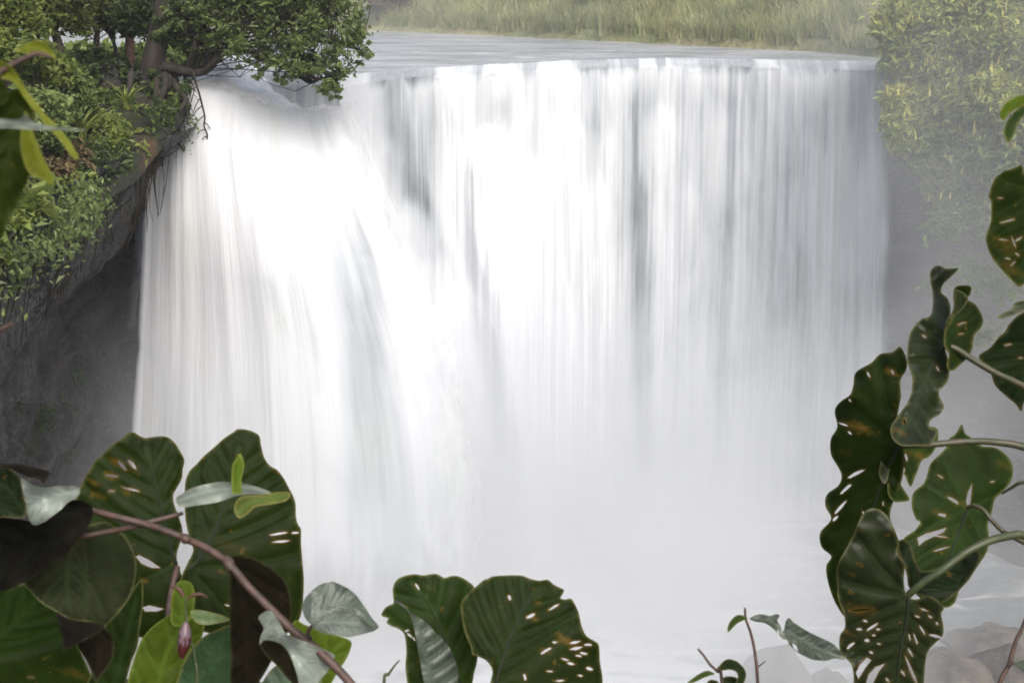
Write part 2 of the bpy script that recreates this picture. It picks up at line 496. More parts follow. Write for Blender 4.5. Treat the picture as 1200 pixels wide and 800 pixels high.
# ground on top of the left cliff
def left_top(nx=120, ny=120):
    V = np.zeros((nx, ny, 3))
    ys = np.linspace(10, 75, ny)
    Ey = np.array([e[1] for e in E] + [45, 47.5]); Ex = np.array([e[0] for e in E] + [-9.6, -9.4]); Ez = np.array([e[2] for e in E] + [-3.0, -2.9])
    for j, y in enumerate(ys):
        ex = np.interp(y, np.r_[Ey, 75], np.r_[Ex, -20]); ez = np.interp(y, np.r_[Ey, 75], np.r_[Ez, -3.1])
        k = np.linspace(0, 1, nx) ** 1.6 * 40
        V[:, j, 0] = ex - k
        V[:, j, 1] = y
        slope = np.interp(y, [10, 20, 38, 46, 54, 60], [.55, .55, .30, .04, -.02, -.02])
        V[:, j, 2] = ez + 1.1 * slope * 10 * (1 - np.exp(-k / 10)) + .5 * (fbm(V[:, j, 0] * .5, ys[j] * .5 + k * 0, 71) - .5) * sstep(0, 2, k)
        V[0, j, 2] -= .35
    return V
LT = left_top()
o = mesh_obj('bank_ground', LT.reshape(-1, 3), grid_faces(120, 120), M_soil)
tag(o, 'earthy top of the left cliff', kind='structure')
def left_z(x, y):
    j = np.clip(np.searchsorted(np.linspace(10, 75, 120), y), 0, 119)
    col = LT[:, j]
    return float(np.interp(-x, -col[:, 0], col[:, 2])), float(col[0, 0])
# ground on top of the right cliff
nx, ny = 90, 70
RP = np.array(back[9:]); V = np.zeros((nx, ny, 3))
for i, s in enumerate(np.linspace(0, 1, nx)):
    ex = np.interp(s, np.linspace(0, 1, len(RP)), RP[:, 0]); ey = np.interp(s, np.linspace(0, 1, len(RP)), RP[:, 1])
    k = np.linspace(0, 1, ny) ** 1.5 * 45
    V[i, :, 0] = ex + k * .75; V[i, :, 1] = ey + k * .66
    V[i, :, 2] = -3.5 + .3 * s + 5 * (1 - np.exp(-k / 14)) + .5 * (fbm(V[i, :, 0] * .4, V[i, :, 1] * .4, 72) - .5)
o = mesh_obj('slope', V.reshape(-1, 3), grid_faces(nx, ny), M_soil)
tag(o, 'earthy top of the right cliff', kind='structure')
# ground under the viewer, dropping to the pool; and the pool itself
nx, ny = 140, 140
V = np.zeros((nx, ny, 3))
for i, x in enumerate(np.linspace(-50, 60, nx)):
    y = np.linspace(-25, 34, ny)
    e = 3.6 + .6 * vnoise(x * .4, 0, 3)
    V[i, :, 0] = x; V[i, :, 1] = y
    V[i, :, 2] = -2.05 - np.clip(y - e, 0, None) * .95 + .25 * (fbm(x * .8 + 0 * y, y * .8, 88) - .5)
    V[i, :, 2] = np.maximum(V[i, :, 2], ZP - 1.2 - 0 * y)
o = mesh_obj('ground', V.reshape(-1, 3), grid_faces(nx, ny), M_soil)
tag(o, 'leafy bank the picture is taken from', kind='structure')
nx, ny = 200, 160
xs = np.linspace(-45, 60, nx); ys = np.linspace(14, 56, ny)
X, Y = np.meshgrid(xs, ys, indexing='ij')
Z = ZP + .25 * (fbm(X * .5, Y * .8, 51, 4) - .5) + .35 * sstep(40, 47, Y) * (fbm(X * .8, Y * .8, 52) - .2)
o = mesh_obj('pool_water', np.stack([X, Y, Z], -1).reshape(-1, 3), grid_faces(nx, ny), mat_pool())
tag(o, 'foaming plunge pool under the falls', kind='structure')

# ------------------------------------------------------------------ the waterfall
falls = bpy.data.objects.new('waterfall', None); COL.objects.link(falls); falls.location = (0, 47, ZP)
tag(falls, 'broad white waterfall pouring over the rock lip into mist', 'waterfall', kind='structure')
def g1(x, c, w): return np.exp(-((x - c) / w) ** 2)
# A: main curtain
nu, nt = 1000, 250
xs = np.linspace(-11.2, XL1 - .1, nu)
tz = np.linspace(0, 1, nt) ** 1.25
X = np.repeat(xs[:, None], nt, 1); T = np.repeat(tz[None], nu, 0)
Yl = np.repeat(np.where(xs < XL0, np.interp(xs, [-60, -12, -8.5, XL0], [40, 47, 44.5, lip_w[0, 1]]), lip_at(xs))[:, None], nt, 1)
drop = T * 17.0
fwd = 1.15 * (1 + .25 * (vnoise(X * .5, 0 * X, 61) - .5))
ripA = fbm(X * 1.1, drop * .05, 63, 3) - .5
ripB = fbm(X * 4.5, drop * .07 + X * .1, 64, 3) - .5
grow = sstep(0, .12, T)
scal = fbm(X * 1.6, 0 * X, 65, 3)
Yc = Yl - .12 - fwd * (np.sqrt(drop / 4.9) * .55) + grow * (-.55 * ripA - .14 * ripB)
tong = fbm(X * 1.7, 0 * X, 203, 4)
Yc = Yc + .36 * (1 - sstep(0, .012, T)) - .35 * (tong - .5) * sstep(0, .02, T)
Zc = ZR + .03 - drop - .14 * scal * sstep(0, .006, T) * (1 - sstep(0, .05, T))
Xc = X + .65 * T * sstep(10, 13.5, X) - .3 * T * sstep(-6, -8, X) + .05 * (vnoise(X * .7, drop * .2, 67) - .5)
Dc = Yc * math.cos(TH) - Zc * math.sin(TH)
pxA = 600 + F * Xc / Dc
pyA = 400 - F * (Yc * math.sin(TH) + Zc * math.cos(TH)) / Dc
# hidden ledges in the middle of the wall throw the water forward
jx = 10 * (fbm(X * 1.5, drop * .25, 81, 3) - .5); jy = 16 * (fbm(X * 2.2, drop * .0, 82, 3) - .5)
ppx, ppy = pxA + jx, pyA + jy
l1 = np.interp(ppy, [150, 200, 263, 400, 560, 700], [549, 538, 545, 568, 592, 610])
r1 = np.interp(ppy, [150, 190, 263, 400, 540, 700], [640, 655, 672, 708, 738, 755])
s1 = np.interp(ppx, [530, 545, 556, 602, 612, 624, 642, 660, 720, 800], [205, 175, 150, 151, 166, 178, 184, 196, 330, 520])
m1 = sstep(-16, 30, ppx - l1) * sstep(-12, 26, r1 - ppx) * sstep(-10, 48, ppy - s1)
l2 = np.interp(ppy, [120, 200, 400, 640], [642, 646, 670, 700]); r2 = np.interp(ppy, [120, 200, 400, 640], [690, 694, 712, 740])
m2 = sstep(-5, 8, ppx - l2) * sstep(-5, 10, r2 - ppx) * sstep(-6, 32, ppy - 131 - .1 * (ppx - 665))
bc = np.interp(ppy, [70, 81, 118, 150, 180, 300], [514, 517, 530, 543, 553, 585])
m3 = np.exp(-((ppx - bc) / np.interp(ppy, [70, 120, 180], [8, 12, 18])) ** 2) * (1 - sstep(170, 260, ppy))
LOB = [(572, 150, 26, 50, .50, .40), (596, 168, 16, 34, .30, .2), (618, 184, 20, 40, .35, .3), (650, 190, 18, 36, .45, .35), (668, 132, 20, 28, .26, .25), (690, 205, 13, 26, .25, .15),
       (636, 250, 22, 34, .3, .2), (585, 260, 24, 40, .35, .2), (545, 330, 20, 30, .3, .15), (700, 300, 16, 24, .25, .15), (452, 150, 15, 24, .2, .2), (482, 225, 16, 26, .25, .2), (505, 300, 18, 28, .25, .2),
       (718, 150, 13, 20, .14, .15), (775, 120, 18, 26, .14, .15), (800, 210, 16, 24, .14, .1), (832, 105, 14, 22, .10, .1), (872, 175, 15, 22, .12, .1), (902, 108, 13, 22, .10, .1), (945, 150, 15, 24, .12, .1), (985, 115, 13, 22, .1, .1), (1012, 190, 12, 20, .1, .1), (535, 108, 12, 20, .2, .2), (610, 100, 14, 22, .12, .15)]
lobY = 0 * X; lobD = 0 * X
for (lx, ly, w0, w1, am, dd_) in LOB:
    dpy = ppy - ly; drift = np.clip(dpy, 0, None) * (.10 if lx > 540 and lx < 710 else .03)
    ww = w0 + (w1 - w0) * np.clip(dpy / 120, 0, 1)
    q = (ppx - lx - drift) / ww
    mk = np.exp(-q * q) * sstep(-6, 26, dpy - 12 * q * q) * (1 - .75 * sstep(60, 330, dpy))
    lobY = lobY + am * mk * (.45 + .55 * sstep(0, 140, dpy)); lobD = lobD + dd_ * mk
gr = g1(ppx, np.interp(ppy, [180, 560], [746, 756]), 11) * sstep(160, 260, ppy) * (1 - sstep(520, 600, ppy))
Yc = Yc - m1 * (.30 + 1.35 * np.clip((ppy - s1) / 330, 0, 1.3) ** .8) - .12 * m2 - .30 * m3 + .20 * gr - lobY - .10 * (fbm(X * 1.4, drop * .5, 97, 3) - .5) * grow
dens_px = [(395, .85), (430, .8), (455, .42), (480, .30), (505, .36), (525, .65), (560, .62), (590, .45), (620, .6), (660, .60), (700, .45), (718, .46), (735, .40), (748, .33), (760, .38), (775, .56), (800, .50), (850, .36), (880, .42), (930, .30), (975, .33), (1010, .27), (1030, .25), (1045, .25)]
dn = np.interp(pxA, [a for a, b in dens_px], [b for a, b in dens_px])
dn += .22 * (1 - sstep(0, .10, T)) * sstep(.3, .6, fbm(X * 1.3, 0 * X, 83, 3)) + .12 * sstep(.5, 1, T)
dn += .07 + .34 * m1 + .05 * m2 + .45 * m3 - .25 * gr + lobD
dn -= .17 * g1(ppx, np.interp(ppy, [118, 205, 300, 420, 560], [424, 466, 508, 558, 588]) + 16, 13) * sstep(150, 260, ppy)  # grey shading beside the left cascade, put into the foam density
dn -= .22 * g1(pxA, 588, 14) * g1(pyA, 125, 22) + .06 * g1(pxA, 470, 16) * g1(pyA, 180, 70)
dn += .28 * (fbm(X * .8, drop * .12, 69, 2) - .5)
dn -= .42 * (1 - sstep(.0, .012 + .03 * sstep(.35, .65, tong), T)) * sstep(.25, .5, tong)
dens = np.clip(dn, 0, 1.1)
edge = np.clip((XL1 - .1 - X) / .5, 0, 1) * np.clip((X + 11.2) / .5, 0, 1)
flow = np.stack([X - .02 * (ppy - 150).clip(0) * m1 * 0, drop, 0 * X], -1)
M_curt = mat_falls('falling_water', thin=(.44, .48, .51), foam=(.745, .770, .805), cover=.3)
npre = 16; q = np.linspace(1, 0, npre + 1)[:-1][None, :]
reach = (.5 + 1.6 * fbm(xs * 1.1, 0 * xs, 207, 4))[:, None]
Xp = np.repeat(Xc[:, :1], npre, 1); Yp = Yc[:, :1] + q * reach; Zp = Zc[:, :1] + .03 * np.sqrt(1 - (1 - np.minimum(q * 4, 1)) ** 2)
Xc, Yc, Zc = np.hstack([Xp, Xc]), np.hstack([Yp, Yc]), np.hstack([Zp, Zc])
dens = np.hstack([np.repeat(dens[:, :1], npre, 1) * (1 - .5 * q) - .1 * q, dens])
edge = np.hstack([np.minimum(edge[:, :1], (1 - q) ** 1.5 * .6), edge])
flow = np.stack([np.hstack([np.repeat(X[:, :1], npre, 1), X]), np.hstack([-q * reach * 1.5, drop]), 0 * Xc], -1)
nt += npre
mesh_obj('curtain', np.stack([Xc, Yc, Zc], -1).reshape(-1, 3), grid_faces(nu, nt), M_curt, falls,
         attrs={'dens': dens.ravel(), 'edge': edge.ravel(), 'flow': flow.reshape(-1, 3)})
# generic spreading sheet between two edge lines given as (t, px, py, y)
def cascade(name, left, right, mat, nu=260, nt=200, bulge=1.0, seed=1, dens0=.9, rip=(.5, .15), topsag=None, soft=(.12, .12), softtop=.03, densf=None, power=1.0, softbot=0.0, yfun=None, rag=0.0):
    t = np.linspace(0, 1, nt)
    l = interp(t, left); r = interp(t, right)
    k = np.ones(9) / 9
    def sm(a):
        b = a.copy()
        for c in range(a.shape[1]):
            b[:, c] = np.convolve(np.pad(a[:, c], 4, mode='edge'), k, 'valid')
        return b
    l = sm(l); r = sm(r)
    s = np.linspace(0, 1, nu)
    Ss = np.repeat(s[:, None], nt, 1); Tt = np.repeat(t[None], nu, 0)
    PX = l[None, :, 0] * (1 - Ss) + r[None, :, 0] * Ss
    PYy = l[None, :, 1] * (1 - Ss) + r[None, :, 1] * Ss
    PX = PX + rag * (fbm(Tt * 9 + Ss, Ss * 2, seed + 21, 4) - .5) * (Ss > .5) * sstep(.5, 1, Ss)
    if topsag is not None:
        off = np.interp(s, [a for a, b in topsag], [b for a, b in topsag])
        PYy = PYy + off[:, None] * (1 - Tt) ** 2
    YY = l[None, :, 2] * (1 - Ss) + r[None, :, 2] * Ss
    YY = YY - bulge * np.sin(math.pi * Ss) ** 1.3 * sstep(0, .35, Tt)
    if yfun is not None: YY = YY + yfun(PX, PYy)
    rx = (PX - 600) / F; ru = (400 - PYy) / F
    D = YY / (FW[1] + UP[1] * ru)
    W = np.stack([rx * D, YY, (FW[2] + UP[2] * ru) * D], -1)
    wid = np.linalg.norm(W[-1] - W[0], axis=-1)
    mw = wid.mean()
    across = Ss * mw; down = Tt * 18
    g = sstep(0, .1, Tt)
    W[..., 1] += g * (-rip[0] * 2 * (fbm(across * .75, down * .06, seed, 3) - .5) - rip[1] * 2 * (fbm(across * 3.2, down * .08, seed + 5, 3) - .5))
    e = np.minimum(Ss / soft[0], (1 - Ss) / soft[1]).clip(0, 1)
    e = np.minimum(e, (Tt / softtop).clip(0, 1))
    if softbot: e = np.minimum(e, ((1 - Tt) / softbot).clip(0, 1))
    dn = dens0 + .5 * (fbm(across * .5, down * .08, seed + 9, 3) - .5)
    if densf is not None: dn = dn + densf(PX, PYy)
    flow = np.stack([across * power, down, 0 * across + seed], -1)
    return mesh_obj(name, W.reshape(-1, 3), grid_faces(nu, nt), mat, falls,
                    attrs={'dens': np.clip(dn, 0, 1.3).ravel(), 'edge': e.ravel(), 'flow': flow.reshape(-1, 3)})
M_cas = mat_falls('cascade_water', thin=(.58, .62, .65), foam=(.73, .755, .785), cover=.5, tint=(.66, .70, .62), fine=.55)
def grB(px, py):
    c_ = np.interp(py, [120, 200, 300, 420, 560, 700], [352, 386, 412, 426, 440, 452])
    return np.exp(-((px - c_) / np.interp(py, [120, 300, 600], [14, 22, 32])) ** 2) * sstep(190, 330, py)
LB = [(240, 120, 26, 46, .22), (288, 132, 30, 50, .25), (338, 146, 28, 48, .25), (385, 150, 24, 44, .22), (208, 165, 18, 30, .18), (432, 200, 22, 40, .22), (300, 215, 34, 60, .16)]
def yB(px, py):
    o_ = .75 * grB(px, py)
    for (lx, ly, w0, w1, am) in LB:
        dpy = py - ly; q = (px - lx - np.clip(dpy, 0, None) * (lx - 250) * .0016) / (w0 + (w1 - w0) * np.clip(dpy / 140, 0, 1))
        o_ = o_ - am * np.exp(-q * q) * sstep(-14, 50, dpy - 10 * q * q) * (1 - .9 * sstep(60, 300, dpy))
    return o_
def dB(px, py):
    return -.45 * grB(px, py) -.34 * g1(px, 425, 26) * sstep(230, 380, py) * (1 - sstep(560, 640, py)) - .22 * g1(px, 385, 18) * g1(py, 250, 90) - .10 * g1(px, 260, 40) * g1(py, 190, 60)  # soft grey shading and groove of the cascade, put into foam density
cascade('cascade',
        [(0, 205, 100, 41.9), (.06, 187, 135, 41.5), (.12, 172, 175, 41.2), (.25, 166, 260, 40.6), (.45, 160, 380, 40), (.7, 152, 520, 39.3), (1, 138, 760, 38.6)],
        [(0, 426, 118, 41.5), (.06, 446, 160, 41.3), (.12, 466, 205, 41.0), (.25, 508, 300, 40.6), (.45, 558, 420, 40), (.7, 588, 560, 39.4), (1, 612, 760, 38.6)],
        M_cas, nu=320, nt=240, bulge=1.3, seed=101, dens0=.85, rip=(.28, .04), soft=(.022, .22), densf=dB, yfun=yB, rag=14, softtop=.03, softbot=.2, topsag=[(0, 0), (.12, -12), (.25, -14), (.4, -2), (.6, 8), (.8, 2), (1, -6)])
# thin veil beside the left cliff
cascade('cascade',
        [(0, 176, 165, 43.2), (.3, 160, 210, 43), (1, 146, 420, 42.4)],
        [(0, 186, 150, 43.2), (.3, 178, 210, 43), (1, 172, 420, 42.4)],
        mat_falls('veil_water', thin=(.35, .38, .43), foam=(.6, .62, .66), cover=0), nu=40, nt=80, bulge=.1, seed=191, dens0=.3, rip=(.1, .05), soft=(.5, .4), softtop=.15, softbot=.5)
# rapids above the left cascade
m_, t_, out_ = material('rapids_water')
g_ = t_.node('ShaderNodeTexCoord').outputs['Object']
n_ = t_.noise(t_.vscale(g_, (1.1, .5, 1)), 1.3, 5, .6, .8)
p_ = principled(t_, **{'Base Color': t_.mix(t_.mapr(n_, .32, .6), (.72, .74, .77), (.9, .9, .92)), 'Roughness': .5, 'Normal': t_.bump(n_, .4, .2)})
t_.l.new(p_.outputs[0], out_.inputs[0])
nx, ny = 150, 90
V = np.zeros((nx, ny, 3))
for i, s in enumerate(np.linspace(0, 1, nx)):
    a = PY(200 + 214 * s, np.interp(s, [0, .12, .25, .4, .6, .8, 1], [108, 96, 102, 112, 122, 122, 116]), np.interp(s, [0, 1], [42.0, 41.7]))
    b = np.array([np.interp(s, [0, 1], [-10.6, lip_w[0, 0] + .4]), np.interp(s, [0, 1], [48.5, 47]), ZR - .02])
    t = np.linspace(0, 1, ny)[:, None]
    P_ = a * (1 - t) + b * t
    P_[:, 2] += .35 * np.sin(math.pi * t[:, 0]) * (fbm(P_[:, 0] * .9, P_[:, 1] * .9, 91) * 2.2 - .7) + .12 * (fbm(P_[:, 0] * 3, P_[:, 1] * 2, 92) - .5)
    P_[:, 2] += .6 * g1(s, .30, .09) * g1(t[:, 0], .35, .25) - .7 * (1 - sstep(0, .08, t[:, 0])) - 1.4 * float(sstep(.9, 1, s))
    P_[:, 2] += -.35 * sstep(.55, .45, t[:, 0]) * sstep(.5, .7, s)
    V[i] = P_
mesh_obj('rapids', V.reshape(-1, 3), grid_faces(nx, ny), m_, falls)

# ------------------------------------------------------------------ air: even haze and the spray of the falls
def box(name, lo, hi):
    lo = np.array(lo, float); hi = np.array(hi, float)
    v = [[(lo, hi)[i][0], (lo, hi)[j][1], (lo, hi)[k][2]] for i in (0, 1) for j in (0, 1) for k in (0, 1)]
    f = [(0, 1, 3, 2), (4, 6, 7, 5), (0, 4, 5, 1), (2, 3, 7, 6), (0, 2, 6, 4), (1, 5, 7, 3)]
    return mesh_obj(name, v, f, None, smooth=False)
HAZE = 0.0005
hz = box('haze', (-125, -30, ZP - 4), (125, 190, 26))
m, t, out = material('haze')
pv = t.node('ShaderNodeVolumePrincipled', ins={'Color': (.93, .95, 1, 1), 'Density': HAZE, 'Anisotropy': .1})
t.l.new(pv.outputs[0], out.inputs['Volume'])
hz.data.materials.append(m)
tag(hz, 'thin pale haze in the gorge air', kind='stuff')
ms = box('mist', (-24, 30, ZP - .3), (30, 92, 9))
m, t, out = material('spray')
g = t.node('ShaderNodeNewGeometry').outputs['Position']
sp = t.node('ShaderNodeSeparateXYZ', ins={0: g}); x, y, z = sp.outputs
def gauss(v, c, wd):
    q = t.m('DIVIDE', t.m('SUBTRACT', v, c), wd)
    return t.m('EXPONENT', t.m('MULTIPLY', t.m('MULTIPLY', q, q), -1.0))
h = t.m('SUBTRACT', z, ZP)
d1 = t.m('MULTIPLY', t.m('EXPONENT', t.m('DIVIDE', h, -3.7)), gauss(y, 41.0, 6.5))
d1 = t.m('MULTIPLY', d1, t.mapr(z, -6.5, -13.5))
d1 = t.m('MULTIPLY', d1, t.m('MULTIPLY', t.mapr(x, -14, -8), t.mapr(x, 14, 3, .03)))
d2 = t.m('MULTIPLY', t.mapr(x, 5, 16), gauss(y, 42.5, 6.5))
d2 = t.m('MULTIPLY', d2, t.m('MULTIPLY', t.mapr(z, 9, -6), t.mapr(x, 29, 22)))
d3 = t.m('MULTIPLY', t.m('MULTIPLY', t.mapr(y, 47, 56), t.mapr(y, 91, 84)), t.m('MULTIPLY', t.mapr(x, -14, -6), t.mapr(z, 8.5, 4)))
nz = t.mapr(t.noise(g, .22, 3, .55), .3, .7, .35, 1.6)
dd = t.m('MULTIPLY', t.m('ADD', t.m('MULTIPLY', d3, .006), t.m('ADD', t.m('MULTIPLY', d1, .95), t.m('MULTIPLY', d2, .055))), nz)
pv = t.node('ShaderNodeVolumePrincipled', ins={'Color': (.955, .976, 1, 1), 'Density': dd, 'Anisotropy': .1})
t.l.new(pv.outputs[0], out.inputs['Volume'])
ms.data.materials.append(m)
tag(ms, 'pale spray drifting up from the foot of the falls', kind='stuff')

# ------------------------------------------------------------------ vegetation builders
def leaf_quads(c, size, up_bias=.6, ratio=.5, droop=.3):
    """rhombic folded leaves at centres c (n,3)"""
    n = len(c)
    nrm = rng.normal(0, 1, (n, 3)); nrm[:, 2] = np.abs(nrm[:, 2]) + up_bias
    nrm /= np.linalg.norm(nrm, axis=1)[:, None]
    a = rng.normal(0, 1, (n, 3)); a[:, 2] -= droop
    a -= nrm * (a * nrm).sum(1)[:, None]; a /= np.linalg.norm(a, axis=1)[:, None] + 1e-9
    b = np.cross(nrm, a)
    s = np.asarray(size) * np.clip(np.exp(rng.normal(-.08, .38, n)), .4, 2.0)
    a = a * (s / 2)[:, None]; b = b * (s * ratio / 2)[:, None]; k = nrm * (s * .12)[:, None]
    V = np.stack([c - a, c - a * .1 + b + k, c + a - k, c - a * .1 - b + k], 1)
    Fc = np.arange(n * 4).reshape(n, 4)
    return V.reshape(-1, 3), Fc
def cloud_points(blobs, n_sub, per, spread=.16, shell=.75):
    """blobs: (x,y,z,r) ellipsoids; returns leaf centres and per-leaf (light, tip)"""
    B = np.array(blobs, float); vol = B[:, 3] ** 2
    idx = rng.choice(len(B), n_sub, p=vol / vol.sum())
    d = rng.normal(0, 1, (n_sub, 3)); d /= np.linalg.norm(d, axis=1)[:, None]
    rr = rng.uniform(shell ** 2, 1.1, n_sub) ** .5
    sub = B[idx, :3] + d * (rr * B[idx, 3])[:, None] * [1, 1, .85]
    sr = B[idx, 3] * spread * rng.uniform(.6, 1.5, n_sub)
    c = np.repeat(sub, per, 0) + rng.normal(0, 1, (n_sub * per, 3)) * np.repeat(sr, per)[:, None] * [1, 1, .7]
    lv = np.clip(np.repeat(rng.uniform(0, 1, n_sub), per) * .6 + rng.uniform(0, .5, len(c)), 0, 1)
    tip = np.clip(np.repeat(d[:, 2], per) * .6 + .3, 0, 1) * (np.repeat(rng.uniform(0, 1, n_sub), per) > .35) * rng.uniform(0, 1, len(c))
    return c, lv, tip, sub
def foliage(name, blobs, size, n_sub, per, mat, parent, ratio=.5, spread=.16, shell=.72, up=.6, droop=.3):
    c, lv, tip, sub = cloud_points(blobs, n_sub, per, spread, shell)
    v, f = leaf_quads(c, np.full(len(c), size), up, ratio, droop)
    var = np.repeat(np.stack([lv, tip, rng.uniform(0, 1, len(c)), np.ones(len(c))], -1), 4, 0)
    return mesh_obj(name, v, f, mat, parent, smooth=False, attrs={'var': var}), sub
def px_blobs(lst, jit=.0):
    out = []
    for px, py, r, y in lst:
        p = PY(px, py, y); out.append((*p, r / F * y))
    return out
def twigs(acc, start, subs, k, r=.02, sag=.15):
    idx = rng.choice(len(subs), min(k, len(subs)), replace=False)
    for i in idx:
        e = subs[i]; s = np.array(start[rng.integers(len(start))])
        mid = (s + e) / 2 + rng.normal(0, .12, 3) * np.linalg.norm(e - s) - [0, 0, sag * .3]
        acc.tube([s, s * .6 + mid * .4 + rng.normal(0, .05, 3), mid, mid * .4 + e * .6 + rng.normal(0, .05, 3), e], [r, r * .25], 5)
M_tree = mat_foliage('tree_leaves', (.05, .08, .025), (.23, .30, .10), (.32, .38, .14), trans=.4, rough=.42)
M_dark = mat_foliage('shade_coloured_leaves', (.018, .032, .010), (.055, .085, .022), (.10, .15, .04), trans=.25, rough=.5)  # darker leaf copy with the shade put into its colours
M_bright = mat_foliage('bright_leaves', (.06, .09, .022), (.25, .31, .08), (.40, .43, .13), trans=.42, rough=.45)
M_yel = mat_foliage('yellow_green_leaves', (.07, .10, .025), (.19, .22, .06), (.30, .33, .08), trans=.35)
M_dry = mat_foliage('dry_stems', (.05, .038, .02), (.16, .12, .06), (.2, .17, .07), trans=.2, rough=.8)
M_gold = mat_foliage('golden_flower_shrub', (.10, .14, .045), (.34, .40, .12), (.75, .66, .16), trans=.3, tipamt=.7)

def ground_at(x, y):
    z, ex = left_z(x, y)
    return z
# ---- big overhanging tree
g0 = PY(176, 150, 42.0); g0[2] = min(g0[2], -3.6)
tr = empty('overhanging_tree', g0, 'dark leaning tree on the left lip whose leafy crown hangs over the rapids', 'tree')
a = Acc()
trunk = [g0 + [-.2, .1, -.6], PY(174, 128, 42), PY(176, 100, 42), PY(180, 70, 42), PY(187, 35, 42), PY(195, -5, 42), PY(206, -60, 42.2), PY(220, -130, 42.4)]
a.tube(trunk, [.62, .42, .36, .33, .30, .26, .2, .08], 10)
for dx, dy in ((-.7, -.3), (.8, -.2), (.2, -.9), (-.3, .7)):
    a.tube([trunk[1] + [0, 0, .1], trunk[1] + [dx * .5, dy * .5, -.5], trunk[1] + [dx, dy, -1.1]], [.2, .06], 6)
a.build('trunk', M_bark, tr)
limbs = [
    ([(180, 82, 42), (196, 79, 41.9), (216, 84, 41.6), (240, 83, 41.3), (256, 66, 41), (275, 40, 40.8), (300, 20, 40.6), (340, 5, 40.4)], .17),
    ([(222, 82, 41.6), (227, 58, 41.4), (234, 38, 41.4), (250, 5, 41.2), (265, -30, 41)], .12),
    ([(262, 60, 41), (300, 62, 40.6), (340, 80, 40.2), (362, 97, 40), (377, 92, 39.9), (400, 88, 39.8)], .07),
    ([(190, 30, 42), (170, 15, 42.5), (140, 5, 43), (110, -15, 43)], .14),
    ([(196, -10, 42), (260, -40, 41.3), (330, -50, 40.6), (400, -30, 40)], .15),
    ([(300, 20, 40.6), (350, 30, 40.2), (400, 50, 39.8), (425, 60, 39.7)], .06),
]
LS = []
for pts, r in limbs:
    q = catmull([PY(*p) for p in pts], 4, closed=False)
    a = Acc(); a.tube(q, [r, r * .35], 8); a.build('limb', M_bark, tr)
    LS += list(q[len(q) // 3:])
blobs = px_blobs([(300, 28, 40, 40.8), (345, 35, 44, 40.4), (390, 30, 38, 40), (408, 66, 26, 39.8), (385, 92, 22, 39.8), (338, 72, 30, 40.2), (295, 60, 30, 40.6),
                  (392, 112, 9, 39.7), (256, 20, 34, 41.2), (225, 12, 30, 41.6), (424, 54, 12, 39.7), (340, -14, 50, 40.4), (400, -18, 42, 40), (262, -30, 45, 41),
                  (322, 88, 12, 40.2), (300, 84, 12, 40.3), (262, 50, 18, 41), (360, 60, 30, 39.8), (205, 45, 18, 41.6), (335, -70, 60, 40.6), (430, 40, 9, 39.8)])
fo, subs = foliage('crown', blobs, .155, 1000, 19, M_tree, tr, spread=.12, shell=.62)
a = Acc(); twigs(a, LS, subs, 200, .018); a.build('twigs', M_bark, tr)
# dark inner foliage round the trunk
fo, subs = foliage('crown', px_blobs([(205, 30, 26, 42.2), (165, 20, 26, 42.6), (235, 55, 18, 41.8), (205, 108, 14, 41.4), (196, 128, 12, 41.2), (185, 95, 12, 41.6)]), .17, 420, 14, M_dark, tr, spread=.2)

# ---- slender trees behind it on the bank
def slender(path, r, blobs, mat, label, size=.16, n=260, per=14, bark=None, spread=.2):
    q = [PY(*p) for p in path]
    gz = left_z(q[0][0], q[0][1])[0]
    q = [np.array([q[0][0], q[0][1], gz - .3])] + q
    t_ = empty('slender_tree', q[0], label, 'tree', 'slender trees on the left bank')
    q = catmull(q, 5, closed=False)
    a = Acc(); a.tube(q, [r * 1.25, r, r * .45], 8); a.build('trunk', bark or M_bark, t_)
    fo, sb = foliage('crown', px_blobs(blobs), size, n, per, mat, t_, spread=spread, shell=.3)
    a = Acc(); twigs(a, list(q[len(q) // 2:]), sb, 40, .022); a.build('twigs', bark or M_bark, t_)
    return t_
M_red = mat_bark('reddish_bark', (.07, .035, .022), (.17, .10, .07))
slender([(153, 78, 46), (152, 50, 46), (153, 10, 46), (158, -40, 46)], .15, [(150, 8, 24, 46), (165, -20, 40, 46), (135, 12, 18, 45.5)], M_tree, 'reddish slender trunk just left of the big leaning tree', bark=M_red)
slender([(118, 72, 44), (113, 50, 44), (116, 20, 44), (112, -30, 44)], .10, [(110, 12, 26, 44), (95, 30, 18, 43.6), (120, -25, 36, 44)], M_bright, 'thin dark trunk with bright leaves in the gap above the shrubs')
slender([(137, 74, 45), (134, 52, 45), (126, 36, 45), (120, 10, 45)], .06, [(128, 20, 16, 45), (140, 30, 10, 45), (122, -10, 26, 45)], M_yel, 'crooked sapling between the two slender trunks')
slender([(70, 60, 39), (62, 30, 39), (55, -20, 39)], .12, [(60, 15, 30, 39), (30, 5, 30, 38), (85, 22, 20, 39.5), (60, -30, 50, 39), (90, -5, 28, 40)], M_yel, 'yellow green tree at the top of the left slope', n=420)
slender([(10, 70, 34), (8, 30, 34), (0, -30, 34)], .12, [(0, 15, 34, 34), (35, 25, 24, 34), (15, 55, 24, 33.5), (-40, 20, 40, 34), (0, -40, 50, 34)], M_bright, 'light green tree in the upper left corner', n=480, size=.15)
